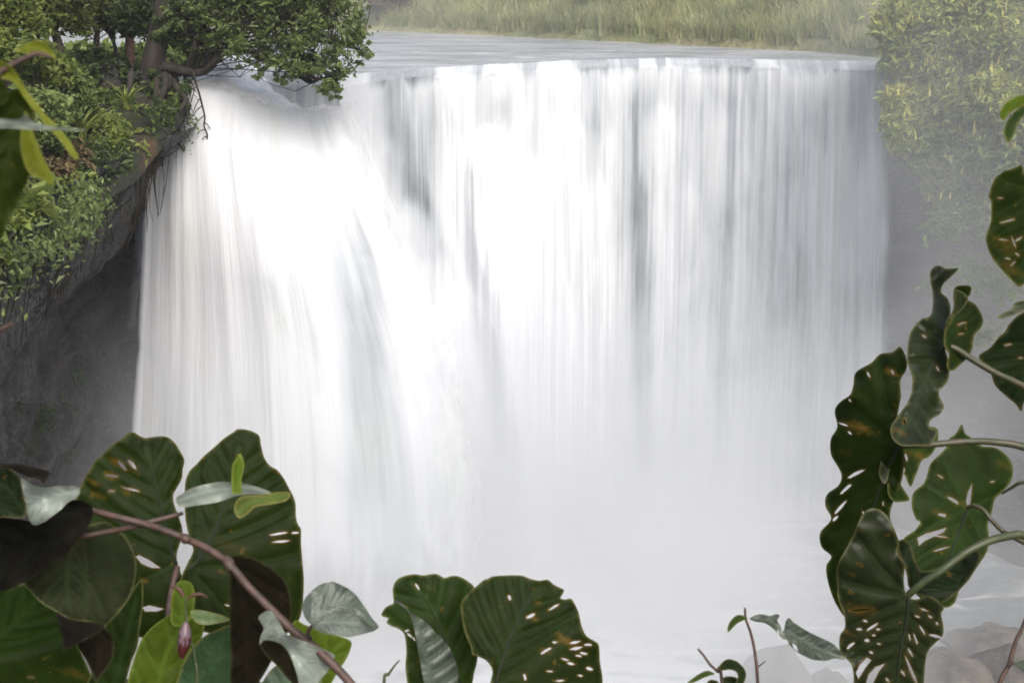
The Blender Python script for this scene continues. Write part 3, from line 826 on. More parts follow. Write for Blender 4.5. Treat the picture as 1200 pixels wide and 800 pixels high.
# ---- shrubs down the left slope
def shrub(blobs, size, n, per, mat, label, name='shrub', ratio=.5, spread=.2, group='shrubs on the left slope', gfun=None, tw=22, droop=.3, cat='shrub'):
    B = px_blobs(blobs)
    c = np.mean([b[:3] for b in B], 0)
    lo = min(b[2] - b[3] for b in B)
    z = (gfun or (lambda x, y: left_z(x, y)[0]))(c[0], c[1])
    base = np.array([c[0], c[1], min(lo + .1, z) if gfun is None else z])
    s_ = empty(name, base, label, cat, group)
    fo, sb = foliage('foliage', B, size, n, per, mat, s_, ratio, spread, .25, droop=droop)
    a = Acc(); twigs(a, [base, base + [.1, .05, 0], base + [-.1, 0, 0]], sb, tw, .02); a.build('stems', M_bark, s_)
    return s_
shrub([(45, 75, 26, 35), (70, 85, 20, 35), (25, 60, 22, 34)], .19, 300, 9, M_bright, 'pale leafy shrub below the corner tree on the upper left slope')
shrub([(85, 105, 24, 35.5), (100, 120, 16, 35.5), (70, 130, 20, 34.5)], .17, 300, 10, M_tree, 'mid green shrub on the slope left of the dark hollow')
shrub([(125, 150, 20, 36), (135, 165, 16, 35.5), (118, 175, 16, 35)], .18, 200, 10, M_bright, 'bright shrub hanging at the cliff edge left of the falls')
shrub([(45, 125, 24, 31), (30, 155, 24, 30), (62, 160, 20, 31)], .17, 300, 10, M_tree, 'dense shrub behind the yellow strap leaves')
shrub([(80, 185, 22, 31.5), (95, 205, 16, 31.5), (60, 205, 20, 30)], .16, 280, 10, M_dry, 'dry brownish shrub on the middle of the slope')
shrub([(110, 75, 20, 41), (130, 95, 20, 41), (150, 110, 22, 41), (95, 88, 18, 40)], .17, 420, 12, M_dark, 'shade-coloured shrub in the hollow left of the leaning tree')
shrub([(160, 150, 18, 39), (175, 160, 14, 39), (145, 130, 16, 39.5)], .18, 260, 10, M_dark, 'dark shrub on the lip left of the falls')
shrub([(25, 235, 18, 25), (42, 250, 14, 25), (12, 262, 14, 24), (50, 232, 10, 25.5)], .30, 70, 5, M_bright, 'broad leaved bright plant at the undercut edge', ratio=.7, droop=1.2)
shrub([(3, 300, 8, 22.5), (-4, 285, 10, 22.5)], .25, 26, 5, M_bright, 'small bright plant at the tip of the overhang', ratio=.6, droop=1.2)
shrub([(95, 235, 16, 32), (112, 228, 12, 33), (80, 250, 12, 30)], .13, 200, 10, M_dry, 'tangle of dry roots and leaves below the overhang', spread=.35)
shrub([(135, 205, 14, 36), (150, 190, 12, 37)], .13, 170, 10, M_dark, 'shade-coloured tuft hanging under the cliff edge', spread=.35)
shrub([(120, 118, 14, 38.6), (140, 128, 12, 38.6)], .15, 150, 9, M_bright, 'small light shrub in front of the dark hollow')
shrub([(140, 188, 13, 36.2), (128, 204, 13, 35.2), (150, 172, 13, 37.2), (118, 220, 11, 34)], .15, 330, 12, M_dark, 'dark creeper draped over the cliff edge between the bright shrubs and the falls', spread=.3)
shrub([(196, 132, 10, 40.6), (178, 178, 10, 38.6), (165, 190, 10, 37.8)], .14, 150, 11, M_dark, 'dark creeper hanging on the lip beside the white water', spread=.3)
# rosettes of strap leaves at the lip
for px, py, y, lab in ((150, 128, 38.4, 'rosette of long strap leaves below the slender trunks'), (98, 160, 34.6, 'rosette of pale strap leaves in the middle of the slope')):
    b = PY(px, py, y)
    base = np.repeat(b[None], 34, 0) + rng.normal(0, .04, (34, 3))
    v, f, k = blades(base, rng.uniform(.6, 1.0, 34), rng.uniform(.6, 1.3, 34), .09, 5)
    o = mesh_obj('strap_leaf_plant', v, f, M_bright, attrs={'var': np.repeat(np.stack([rng.uniform(.2, 1, 34), rng.uniform(0, 1, 34), rng.uniform(0, 1, 34), np.ones(34)], -1), k, 0)})
    tag(o, lab, 'plant', 'strap leaf rosettes')
# undergrowth on the left slope, one mass
def under_left(n):
    pts = []
    i = rng.integers(0, 60, n); j = rng.integers(14, 86, n)
    u = rng.uniform(0, 1, (n, 2))
    P0 = LT[i, j] * (1 - u[:, :1]) + LT[i + 1, j] * u[:, :1]
    P1 = LT[i, j + 1] * (1 - u[:, :1]) + LT[i + 1, j + 1] * u[:, :1]
    P = P0 * (1 - u[:, 1:]) + P1 * u[:, 1:]
    return P
P = under_left(16000); P[:, 2] += rng.uniform(0, .5, len(P)) ** 1.5 * (.3 + 1.3 * vnoise(P[:, 0] * .7, P[:, 1] * .7, 5))
keep = (vnoise(P[:, 0] * .5, P[:, 1] * .5, 33) > .25) & ((P[:, 1] < 31.5) | (rng.uniform(0, 1, len(P)) < .12) | (P[:, 1] > 47))
P = P[keep]
v, f = leaf_quads(P, .0062 * P[:, 1], .5, .45)
P[:, 2] += 0
o = mesh_obj('undergrowth', v, f, M_bright, smooth=False, attrs={'var': np.repeat(np.stack([np.clip(vnoise(P[:, 0] * .6, P[:, 1] * .6, 9) + rng.normal(0, .2, len(P)), 0, 1), rng.uniform(0, 1, len(P)) ** 3, P[:, 0] * 0, P[:, 0] * 0 + 1], -1), 4, 0)})
tag(o, 'mixed leafy undergrowth covering the left slope', kind='stuff')
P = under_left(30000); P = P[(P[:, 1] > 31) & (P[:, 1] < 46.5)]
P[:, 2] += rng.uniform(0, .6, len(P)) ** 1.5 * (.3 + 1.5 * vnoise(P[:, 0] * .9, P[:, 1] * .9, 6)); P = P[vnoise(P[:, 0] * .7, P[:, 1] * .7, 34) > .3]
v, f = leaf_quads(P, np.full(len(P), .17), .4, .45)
o = mesh_obj('shade_coloured_undergrowth', v, f, M_dark, smooth=False, attrs={'var': np.repeat(np.stack([np.clip(vnoise(P[:, 0] * .8, P[:, 1] * .8, 9) + rng.normal(0, .2, len(P)), 0, 1), rng.uniform(0, 1, len(P)) ** 2, P[:, 0] * 0, P[:, 0] * 0 + 1], -1), 4, 0)})
tag(o, 'undergrowth in dark shade colours beneath the trees on the left bank', kind='stuff')
# fringe of leaves hanging over the edge
EWf = np.array(E_top[:8]); ez_ = np.array([e[2] for e in E])
yy_ = rng.uniform(20, 30.5, 90); cc_ = np.stack([np.interp(yy_, EWf[:, 1], EWf[:, 0]), yy_, np.interp(yy_, EWf[:, 1], ez_)], -1)
cc_[:, 2] -= rng.uniform(-.15, .4, 90) ** 2; cc_[:, 0] += rng.uniform(-.15, .3, 90)
cl_ = np.repeat(cc_, 26, 0) + rng.normal(0, 1, (90 * 26, 3)) * [.25, .3, .28]
v, f = leaf_quads(cl_, .0052 * cl_[:, 1], .3, .45, .9)
o = mesh_obj('edge_foliage', v, f, M_tree, smooth=False, attrs={'var': np.repeat(np.stack([np.clip(np.repeat(rng.uniform(0, .8, 90), 26) + rng.normal(0, .15, len(cl_)), 0, 1), rng.uniform(0, 1, len(cl_)) ** 3, cl_[:, 0] * 0, cl_[:, 0] * 0 + 1], -1), 4, 0)})
tag(o, 'fringe of leaves and creepers spilling over the left cliff edge', kind='stuff')
# hanging roots under the overhang
EW = np.array(E_top)
def edge_pt(y):
    return np.array([np.interp(y, EW[:, 1], EW[:, 0]), y, np.interp(y, [e[1] for e in E], [e[2] for e in E])])
a = Acc(); k = 0
for y in rng.uniform(22, 43, 150):
    p = edge_pt(y) + [-rng.uniform(0, .5), 0, -.1]
    L = rng.uniform(.4, 2.6) * (1 if rng.random() < .4 else .5)
    pts = [p + [.12 * math.sin(q * 4 + y * 9) * q - .35 * q, .1 * math.sin(q * 7 + y), -L * q] for q in np.linspace(0, 1, 8)]
    a.tube(pts, [rng.uniform(.012, .03), .006], 5)
tag(a.build('roots', M_dry), 'fringe of hanging roots under the left overhang', kind='stuff')
# vines hanging in front of the water
def vine(path, r, label, leaves=None, y=40.8):
    q = catmull([PY(a_, b_, y) for a_, b_ in path], 5, closed=False)
    e = empty('hanging_vine', q[0], label, 'vine', 'vines hanging over the rapids')
    a = Acc(); a.tube(q, [r, r * .5], 6)
    for s in range(3, len(q) - 1, 4):
        d = rng.normal(0, .1, 3); a.tube([q[s], q[s] + d + [0, 0, -.06], q[s] + d * 1.8 + [0, 0, -.2]], [r * .5, r * .25], 5)
    a.build('stem', M_bark, e)
    if leaves:
        c = np.concatenate([PY(lx, ly, y) + rng.normal(0, .07, (6, 3)) for lx, ly in leaves])
        v, f = leaf_quads(c, np.full(len(c), .13), .3, .5)
        mesh_obj('leaves', v, f, M_tree, e, smooth=False, attrs={'var': np.tile([.5, .2, 0, 1], (len(v), 1))})
vine([(227, 86), (229, 96), (234, 112), (237, 124), (240, 138), (239, 148), (243, 158), (242, 170), (242, 184)], .035, 'longest dark vine hanging straight in front of the white water')
vine([(222, 92), (226, 100), (227, 108), (223, 122), (222, 130), (224, 141)], .02, 'leafy vine with a small green rosette at its end', [(222, 140), (225, 144), (220, 143), (227, 139)])
vine([(212, 120), (216, 150), (214, 162), (208, 172), (206, 188)], .015, 'thin vine with scattered leaves left of the longest vine', [(212, 155), (222, 157), (217, 168), (222, 178), (230, 150), (209, 150), (232, 185)])
vine([(196, 110), (195, 128), (193, 140), (184, 155), (178, 175), (175, 200), (166, 230)], .02, 'thin vine trailing along the edge of the dark rock')
vine([(155, 232), (135, 248), (118, 262), (122, 280), (130, 286), (132, 276), (126, 262), (122, 262)], .02, 'looped pale root dangling before the dark rock', y=37.0)

# ---- right cliff: flowering shrubs
def rshrub(blobs, n, label, size=.22, mat=None):
    B = px_blobs(blobs); c = np.mean([b[:3] for b in B], 0)
    base = np.array([c[0] + .8, c[1] + 1.2, max(-8.0, min(b[2] for b in B) - 1.2)])
    s_ = empty('flowering_shrub', base, label, 'shrub', 'golden flowering shrubs on the right cliff')
    fo, sb = foliage('foliage', B, size, int(n * 1.25), 16, mat or M_gold, s_, .42, .15, .7)
    # flower spikes reach outward and upward
    k = rng.choice(len(sb), min(len(sb), n // 3), replace=False); b0 = sb[k]
    b0 = b0[b0[:, 2] > c[2] - 3]
    base_ = np.repeat(b0, 6, 0) + rng.normal(0, .12, (len(b0) * 6, 3))
    v, f, kk = blades(base_, rng.uniform(.2, .45, len(base_)), rng.uniform(.2, 1., len(base_)), .06, 2)
    mesh_obj('flowers', v, f, M_gold, s_, attrs={'var': np.repeat(np.stack([rng.uniform(.4, 1, len(base_)), rng.uniform(.5, 1.3, len(base_)), base_[:, 0] * 0, base_[:, 0] * 0 + 1], -1), kk, 0)})
    a = Acc(); twigs(a, [base], sb, 26, .035); a.build('stems', M_bark, s_)
rshrub([(1062, 30, 34, 46), (1075, 70, 34, 46), (1050, 60, 18, 46), (1095, 5, 40, 46.5)], 620, 'tall golden shrub at the end of the lip on the right')
rshrub([(1050, 118, 16, 45), (1058, 145, 22, 44.8), (1062, 170, 16, 44.6), (1085, 130, 34, 45.2)], 420, 'drooping golden shrub over the right end of the curtain')
rshrub([(1125, 35, 46, 45.5), (1150, 10, 50, 46), (1120, 85, 36, 45)], 620, 'broad shrub behind the drooping one with pale tips')
rshrub([(1180, 50, 42, 44), (1200, 15, 50, 45), (1215, 80, 44, 43.5)], 560, 'golden shrub in the upper right corner')
rshrub([(1165, 115, 34, 43), (1195, 130, 34, 42.5), (1135, 120, 32, 44)], 460, 'misty shrub above the hanging leaf tip on the right', mat=None)
rshrub([(1105, 180, 34, 44), (1145, 175, 36, 43.4), (1110, 215, 24, 43.8), (1185, 190, 36, 42.6)], 480, 'greyish shrub sunk in spray on the right slope', mat=M_tree)
# creepers on the right rock
bl = px_blobs([(1120, 260, 34, 43.6), (1160, 250, 36, 42.8), (1195, 270, 36, 42), (1135, 320, 26, 43.2), (1180, 330, 26, 42.2), (1110, 400, 18, 43.6), (1150, 390, 20, 42.8), (1100, 330, 16, 44)])
o, _ = foliage('creepers', bl, .17, 520, 8, M_tree, None, .5, .25, .3)
tag(o, 'creepers and small plants on the misty right rock', kind='stuff')
bl = px_blobs([(40, 470, 20, 33), (70, 490, 22, 35.5), (95, 480, 16, 37), (60, 520, 18, 35), (100, 530, 14, 38), (120, 440, 10, 39)])
bl = [(x_ - .7, y_, z_, r_) for x_, y_, z_, r_ in bl]
o, _ = foliage('creepers', bl, .13, 420, 8, M_dark, None, .5, .3, .3)
tag(o, 'small green plants clinging low on the left rock', kind='stuff')
# shrubs on the far bank
def hshrub(px, d, r, mat, label, n=120):
    x = PZ(px, 50, ZR)[0] * 1.15; y = float(bank_y(x)) + d; z = float(hill_z(np.array([x]), np.array([y]))[0])
    s_ = empty('bank_shrub', (x, y, z), label, 'shrub', 'low shrubs on the far bank')
    bl = [(x + q * r * .8, y + rng.uniform(-.3, .3), z + r * rng.uniform(.5, .9), r * .8) for q in (-.8, 0, .8)]
    fo, sb = foliage('foliage', bl, .2, n, 12, mat, s_, .45, .2, .3)
    a = Acc(); twigs(a, [np.array([x, y, z - .1])], sb, 10, .03); a.build('stems', M_bark, s_)
hshrub(985, 1.6, 1.2, M_yel, 'yellow green bush on the far bank nearest the golden shrubs', 260)
hshrub(1015, 3.5, 1.5, M_yel, 'leafy bush higher up the far bank by the golden shrubs', 260)
hshrub(965, 4.6, .9, M_tree, 'small green bush on the far slope above the right of the river')
hshrub(450, 1.2, .9, M_dry, 'dull brown bush on the far bank beside the tree crown', 160)
hshrub(690, 5.0, .8, M_grass, 'pale bush halfway along the far slope')

# ---- boulders at the foot of the falls
M_boul = None
m, t, out = material('boulder_rock')
g = t.node('ShaderNodeTexCoord').outputs['Object']
n1 = t.noise(g, 1.1, 6, .6); n2 = t.noise(g, 5, 6, .7)
cc = t.mix(t.mapr(n1, .35, .65), (.05, .047, .042), (.14, .12, .10))
cc = t.mix(t.mapr(t.noise(g, .6, 3, .5), .55, .7, 0, .7), cc, (.17, .10, .06))
cc = t.mix(t.mapr(n2, .58, .7, 0, .5), cc, (.13, .16, .08))
p = principled(t, **{'Base Color': cc, 'Roughness': .6, 'Normal': t.bump(n2, .7, .1)}); t.l.new(p.outputs[0], out.inputs[0])
M_boul = m
def boulder(px, py, w_, h_, label, seed, flat=1.0):
    top = PZ(px, py, ZP + h_)
    me = bpy.data.meshes.new('boulder')
    import bmesh
    bm = bmesh.new(); bmesh.ops.create_icosphere(bm, subdivisions=5, radius=1)
    for v_ in bm.verts:
        q = v_.co.copy(); cut = q.copy()
        k_ = 1 + .8 * (float(fbm(q.x * 1.1 + seed, q.y * 1.1 + q.z * .9 + seed, seed, 3)) - .5) + .22 * (float(fbm(q.x * 5 + seed, q.y * 5 + q.z * 5, seed + 2, 3)) - .5)
        q *= k_
        for nrm_, lim in (((.5, -.6, .62), .72), ((-.7, -.3, .6), .75), ((.1, -.95, .2), .8), ((.8, .1, .5), .8)):
            nv = Vector(nrm_).normalized(); d_ = q.dot(nv)
            if d_ > lim: q -= nv * (d_ - lim) * .95
        v_.co = Vector((q.x * w_, q.y * w_ * .8, q.z * h_ * 1.15))
    bm.to_mesh(me); bm.free(); me.materials.append(M_boul)
    for p_ in me.polygons: p_.use_smooth = True
    o = bpy.data.objects.new('boulder', me); COL.objects.link(o); o.location = (top[0], top[1] + .3, ZP)
    tag(o, label, 'boulder', 'boulders at the foot of the falls')
boulder(918, 775, 1.15, .95, 'brown boulder in the foam behind the two sprigs', 3)
boulder(975, 796, .8, .5, 'low wet boulder just right of the brown one', 8)
boulder(1120, 782, 2.1, .9, 'wide boulder behind the bottom of the big leaf', 13)
boulder(1188, 775, 1.4, 1.0, 'reddish boulder in the lower right corner', 19)
boulder(1172, 742, 1.5, .6, 'boulder faded by spray right of the leaves', 23)
boulder(1062, 776, .9, .4, 'flat rock between spray and the big leaf', 29)
# dark tangled roots and ledge stones in the hollow beneath the leaning tree
e = empty('root_tangle', PY(178, 165, 40.6), 'tangle of thick dark roots gripping the lip under the leaning tree', 'roots')
a = Acc()
for k in range(26):
    x0, y0 = rng.uniform(120, 205), rng.uniform(85, 125); yy0 = rng.uniform(40.3, 41.6)
    pts = [PY(x0, y0, yy0 + .3)]
    for q in range(5):
        x0 += rng.normal(-2, 7); y0 += rng.uniform(8, 20); yy0 -= rng.uniform(0, .35)
        pts.append(PY(x0, min(y0, 205 - .2 * x0 + 30), yy0))
    a.tube(catmull(pts, 4, closed=False), [rng.uniform(.05, .13), .025], 6)
a.build('root', M_bark, e)
for px, py, y, w_ in ((150, 120, 41.3, .9), (172, 150, 40.8, .8), (135, 150, 39.5, .9), (190, 128, 41.6, .6), (205, 118, 42.0, .5), (120, 105, 41.0, .9), (160, 178, 39.8, .7), (140, 200, 38.8, .7)):
    me = bpy.data.meshes.new('ledge_stone'); bm = bmesh.new() if 'bmesh' in globals() else __import__('bmesh').new()
    import bmesh
    bmesh.ops.create_icosphere(bm, subdivisions=4, radius=1)
    for v_ in bm.verts:
        q = v_.co; k_ = 1 + .7 * (float(fbm(q.x * 1.3 + px, q.y * 1.3 + q.z + py, 7, 4)) - .5)
        v_.co = Vector((q.x * w_ * k_, q.y * w_ * k_, q.z * w_ * .8 * k_))
    bm.to_mesh(me); bm.free(); me.materials.append(M_rock)
    for p_ in me.polygons: p_.use_smooth = True
    o = bpy.data.objects.new('ledge_stone', me); COL.objects.link(o); o.location = tuple(PY(px, py, y))
    tag(o, 'dark stone wedged in the shaded root hollow under the leaning tree', 'rock', 'ledge stones in the hollow')
# ------------------------------------------------------------------ foreground leaves
def in_poly(P, poly):
    x, y = P[:, 0], P[:, 1]; ins = np.zeros(len(P), bool)
    x0, y0 = poly[:, 0], poly[:, 1]; x1, y1 = np.roll(x0, -1), np.roll(y0, -1)
    for a, b, c_, d in zip(x0, y0, x1, y1):
        if b == d: continue
        k = ((b > y) != (d > y)) & (x < (c_ - a) * (y - b) / (d - b) + a)
        ins ^= k
    return ins
def seg_dist(P, A, B):
    d = np.full(len(P), 1e9); ti = np.zeros(len(P))
    for a, b in zip(A, B):
        ab = b - a; t = np.clip(((P - a) @ ab) / (ab @ ab + 1e-9), 0, 1)
        q = np.linalg.norm(P - a - t[:, None] * ab, axis=1)
        k = q < d; d[k] = q[k]; ti[k] = t[k]
    return d
def slot(x, y, L, ang, w):
    an = math.radians(ang); c_, s_ = math.cos(an), math.sin(an)
    out = []
    for k, (u, v) in enumerate([(-1, 0), (-.6, .8), (0, 1), (.6, .7), (1, 0), (.5, -.8), (-.1, -1), (-.6, -.6)]):
        u *= L * 1.12 / 2 * (1 + .15 * math.sin(k * 3 + x)); v *= w * .72 / 2 * (1 + .3 * math.sin(k * 5 + y))
        out.append((x + u * c_ - v * s_, y + u * s_ + v * c_))
    return out
def leaf(parent, outline, mid, depth, mat, tilt=(0, 0), cup=.0, wav=.012, pleat=.004, nv=6, holes=(), spots=(), extra=(), smooth=4, res=3.0, vang=48, name='leaf', label=None, rib=None, ribr=.0022, seed=0, vw=1.6, rimw=1.3, lobes=0, dfun=None):
    ol = catmull(outline, smooth)
    # fine irregular margin
    k = np.arange(len(ol))
    cen = ol.mean(0); rad = (ol - cen); rad /= np.linalg.norm(rad, axis=1)[:, None] + 1e-9
    ol = ol + rad * (1.6 * (fbm(k * .13 + seed, 0 * k, 3 + seed, 3) - .5))[:, None]
    mid = catmull(mid, 5, closed=False)
    hs = [np.array(h, float) for h in holes]
    # veins
    VS = []
    segs = np.diff(mid, axis=0); L = np.r_[0, np.cumsum(np.linalg.norm(segs, axis=1))]
    size = max(np.ptp(ol[:, 0]), np.ptp(ol[:, 1]))
    def grow(o, ang, bend, maxl):
        p = np.array(o, float); pts = [p.copy()]
        for s in range(14):
            p = p + np.array([math.cos(ang), math.sin(ang)]) * maxl / 14; ang += bend / 14
            pts.append(p.copy())
        return np.array(pts)
    rs = random.Random(seed + 5)
    for i in range(nv):
        f_ = (i + .15) / nv * .92 + rs.uniform(-.02, .02)
        o = np.array([np.interp(f_ * L[-1], L, mid[:, c_]) for c_ in (0, 1)])
        j = min(int(np.searchsorted(L, f_ * L[-1])), len(segs) - 1); d = segs[max(j, 0)]; a0 = math.atan2(d[1], d[0])
        for sg in (-1, 1):
            VS.append(grow(o, a0 + sg * math.radians(vang + rs.uniform(-6, 6)), -sg * math.radians(22), size * .62 * (1 - .45 * f_)))
    for sg in range(lobes):
        d = segs[0]; a0 = math.atan2(d[1], d[0])
        for s2 in (-1, 1): VS.append(grow(mid[0], a0 + s2 * math.radians(95 + 35 * sg), s2 * math.radians(15), size * .4))
    # interior points
    lo, hi = ol.min(0), ol.max(0)
    X, Y = np.meshgrid(np.arange(lo[0], hi[0], res), np.arange(lo[1], hi[1], res * .87))
    X = X + (np.arange(X.shape[0]) % 2)[:, None] * res / 2
    G = np.stack([X.ravel(), Y.ravel()], -1) + np.random.default_rng(seed).normal(0, res * .06, (X.size, 2))
    G = G[in_poly(G, ol)]
    dOut = seg_dist(G, ol, np.roll(ol, -1, 0)); G = G[dOut > res * .55]
    for h in hs:
        if len(G): G = G[~in_poly(G, h)]
        if len(G): G = G[seg_dist(G, h, np.roll(h, -1, 0)) > res * .3]
    pts = [ol] + hs + [G]; P = np.concatenate(pts)
    edges = []; b = 0
    for q in [ol] + hs:
        n = len(q); edges += [(b + i, b + (i + 1) % n) for i in range(n)]; b += n
    r = delaunay_2d_cdt([Vector(p) for p in P], edges, [], 0, 1e-4)
    Q = np.array([tuple(v) for v in r[0]]); T = np.array([t_ for t_ in r[2] if len(t_) == 3])
    cn = Q[T].mean(1); ok = in_poly(cn, ol)
    for h in hs: ok &= ~in_poly(cn, h)
    T = T[ok]
    used = np.unique(T); re = np.zeros(len(Q), int); re[used] = np.arange(len(used)); Q = Q[used]; T = re[T]
    dm = seg_dist(Q, mid[:-1], mid[1:])
    A = np.concatenate([v[:-1] for v in VS]) if VS else mid[:1]; Bq = np.concatenate([v[1:] for v in VS]) if VS else mid[:1] + 1
    dv = seg_dist(Q, A, Bq)
    do = seg_dist(Q, ol, np.roll(ol, -1, 0))
    vein = np.clip(np.exp(-(dm / (vw * 1.6)) ** 2) + .75 * np.exp(-(dv / vw) ** 2), 0, 1)
    rim = np.exp(-(do / rimw) ** 2)
    spot = np.zeros(len(Q))
    for (sx, sy, sr, amt) in spots:
        uu = (Q[:, 0] - sx) * .9 + (Q[:, 1] - sy) * .42; vv_ = -(Q[:, 0] - sx) * .42 + (Q[:, 1] - sy) * .9
        dd = np.hypot(uu * .75, vv_ * 1.9) / sr
        spot = np.maximum(spot, amt * np.clip(1.15 - dd + .7 * (fbm(Q[:, 0] * .3, Q[:, 1] * .3, seed, 3) - .5) * 1.9, 0, 1) * .42)
    for h in hs:
        dh = seg_dist(Q, h, np.roll(h, -1, 0)); spot = np.maximum(spot, .30 * np.exp(-(dh / 1.1) ** 2))
    cx, cy = (lo + hi) / 2
    d = depth + tilt[0] * (Q[:, 0] - cx) / 100 + tilt[1] * (Q[:, 1] - cy) / 100
    d = d + cup * (dm / 60) ** 2
    d = d + pleat * np.exp(-(np.minimum(dv, dm) / 7) ** 2) + .006 * (fbm(Q[:, 0] * .03, Q[:, 1] * .03, seed + 1, 3) - .5)
    ang = np.arctan2(Q[:, 1] - cy, Q[:, 0] - cx)
    d = d + wav * np.exp(-do / min(14, .07 * size)) * 2.6 * (fbm(Q[:, 0] * .045 + seed, Q[:, 1] * .045, seed + 8, 2) - .5)
    if dfun is not None: d = d + dfun(Q[:, 0], Q[:, 1])
    for (ex, ey, er, ed) in extra: d = d + ed * np.exp(-(((Q[:, 0] - ex) ** 2 + (Q[:, 1] - ey) ** 2) / er ** 2))
    W = FW[None] * d[:, None] + RT[None] * ((Q[:, 0] - 600) / F * d)[:, None] + UP[None] * ((400 - Q[:, 1]) / F * d)[:, None]
    surf = np.stack([vein, rim, spot, np.random.default_rng(seed).uniform(0, 1, len(Q))], -1)
    o = mesh_obj(name, W, T, mat, parent, attrs={'surf': surf})
    if label: o['label'] = label
    def depth_at(p):
        i = np.argmin(((Q - p) ** 2).sum(1)); return d[i]
    if rib is not None:
        rp = mid[:max(3, int(len(mid) * .9))]
        a = Acc(); a.tube([PD(p[0], p[1], depth_at(p) - .001) for p in rp], [ribr, ribr * .35], 6)
        ro = a.build('midrib', rib)
        ro.parent = o
        ro.location = tuple(-c_ for c_ in parent_origin(o))
    o['_d'] = 0; del o['_d']
    return o, depth_at
def petiole(parent, pts, r, mat, name='petiole', sides=10):
    """pts (px,py,depth)"""
    q = catmull([PD(*p) for p in pts], 6, closed=False)
    a = Acc(); a.tube(q, r, sides)
    return a.build(name, mat, parent)

G1 = mat_leaf('leaf_green', (0.0139, 0.0220, 0.0034), vein=(.016, .034, .008), rim=(.12, .11, .035), trans=.26, tc=(.10, .19, .02))
G2 = mat_leaf('leaf_deep_green', (0.0077, 0.0148, 0.0042), vein=(.012, .024, .008), rim=(.09, .08, .03), trans=.18, tc=(.06, .12, .015))
G3 = mat_leaf('leaf_fresh_green', (0.0158, 0.0299, 0.0056), vein=(.025, .055, .012), rim=(.15, .16, .05), trans=.35, tc=(.16, .28, .03))
G4 = mat_leaf('leaf_lime', (0.0844, 0.1237, 0.0112), vein=(.10, .17, .02), rim=(.2, .24, .05), trans=.4, tc=(.34, .45, .03), rough=.5)
GO = mat_leaf('leaf_olive_underside', (0.0259, 0.0329, 0.0141), vein=(.035, .045, .02), rim=(.12, .13, .05), trans=.14, rough=.6)
GB = mat_leaf('leaf_brown_underside', (0.0101, 0.0086, 0.0045), vein=(.012, .01, .006), rim=(.035, .04, .015), trans=.06, spec=.04, rough=.75, spot=(.08, .05, .02))
GK = mat_leaf('leaf_painted_shade', (.012, .012, .009), vein=(.008, .008, .006), rim=(.02, .015, .01), trans=.04, spec=.04, rough=.8, spot=(.02, .015, .01), dull=1)  # near-black base holds deep shade in the leaf colour
GS = mat_leaf('leaf_sky_sheen', (0.2450, 0.2883, 0.2523), vein=(.26, .31, .27), rim=(.20, .22, .17), trans=.12, rough=.38, spec=.6, spot=(.30, .32, .25), dull=1)  # pale base stands for glossy sky reflection on the leaves
GM = mat_leaf('leaf_grey_green', (0.0643, 0.0868, 0.0643), vein=(.06, .085, .06), rim=(.05, .06, .04), trans=.15, rough=.4, spec=.5, spot=(.12, .12, .08), dull=1)
P_br = mat_plain('branch_bark', (.085, .048, .036), .6, (.045, .028, .022), 60)
P_pt = mat_plain('petiole_skin', (.060, .050, .028), .5, (.040, .046, .020), 30)
P_rb = mat_plain('leaf_rib', (.014, .016, .007), .9, (.010, .012, .005), 30)
P_gr = mat_plain('green_stem', (.050, .062, .022), .5, (.035, .046, .018), 30)

# ---- right hand climbing plant, stem stands outside the frame
Rp = empty('climbing_plant', (2.1, 2.75, -2.1), 'climbing plant with torn wavy heart shaped leaves before the right cliff', 'plant')
a = Acc()
stem = [np.array([1.62, 2.95, -2.15]), PD(1330, 980, 3.05), PD(1300, 800, 3.0), PD(1285, 600, 2.98), PD(1300, 400, 2.96), PD(1280, 200, 2.9), PD(1290, 40, 2.9), PD(1275, -160, 2.92), PD(1300, -380, 2.95)]
Rp.location = tuple(stem[0])
a.tube(catmull(stem, 5, closed=False), [.02, .016, .012, .009, .002], 10); a.build('stem', P_pt, Rp)
# upper left big leaf
o, dR1 = leaf(Rp, [(1062, 420), (1055, 406), (1046, 412), (1031, 415), (1021, 425), (1003, 436), (1000, 450), (996, 462), (985, 470), (978, 481), (981, 500), (974, 514), (974, 532), (982, 547), (986, 558), (982, 569), (969, 579), (967, 593), (974, 608), (961, 624), (963, 641), (974, 652), (968, 664), (972, 688), (982, 712), (996, 725), (1030, 720), (1056, 690), (1058, 660), (1053, 632), (1043, 606), (1048, 585), (1056, 566), (1060, 540), (1058, 515), (1052, 490), (1056, 464), (1055, 446), (1062, 433)],
     [(1054, 523), (1040, 548), (1028, 580), (1012, 625), (996, 675), (988, 700)], 2.98, G1, tilt=(-.10, .06), cup=.03, wav=.02, nv=8, pleat=.006,
     holes=[slot(1018, 439, 7, 60, 3), slot(996, 469, 4, 50, 2), slot(996, 507, 5, 40, 2.5), slot(988, 497, 10, 20, 3), slot(1003, 555, 22, -25, 5), slot(991, 573, 18, -40, 5), slot(985, 594, 22, -48, 4), slot(979, 607, 9, -45, 4), slot(1046, 436, 6, 70, 3), slot(1012, 601, 5, 60, 2), slot(1035, 590, 5, 80, 2)],
     spots=[(1044, 436, 8, .9), (1008, 501, 12, .95), (996, 497, 7, .8), (990, 530, 8, .3)], lobes=2, rib=P_rb, seed=3, ribr=.003)
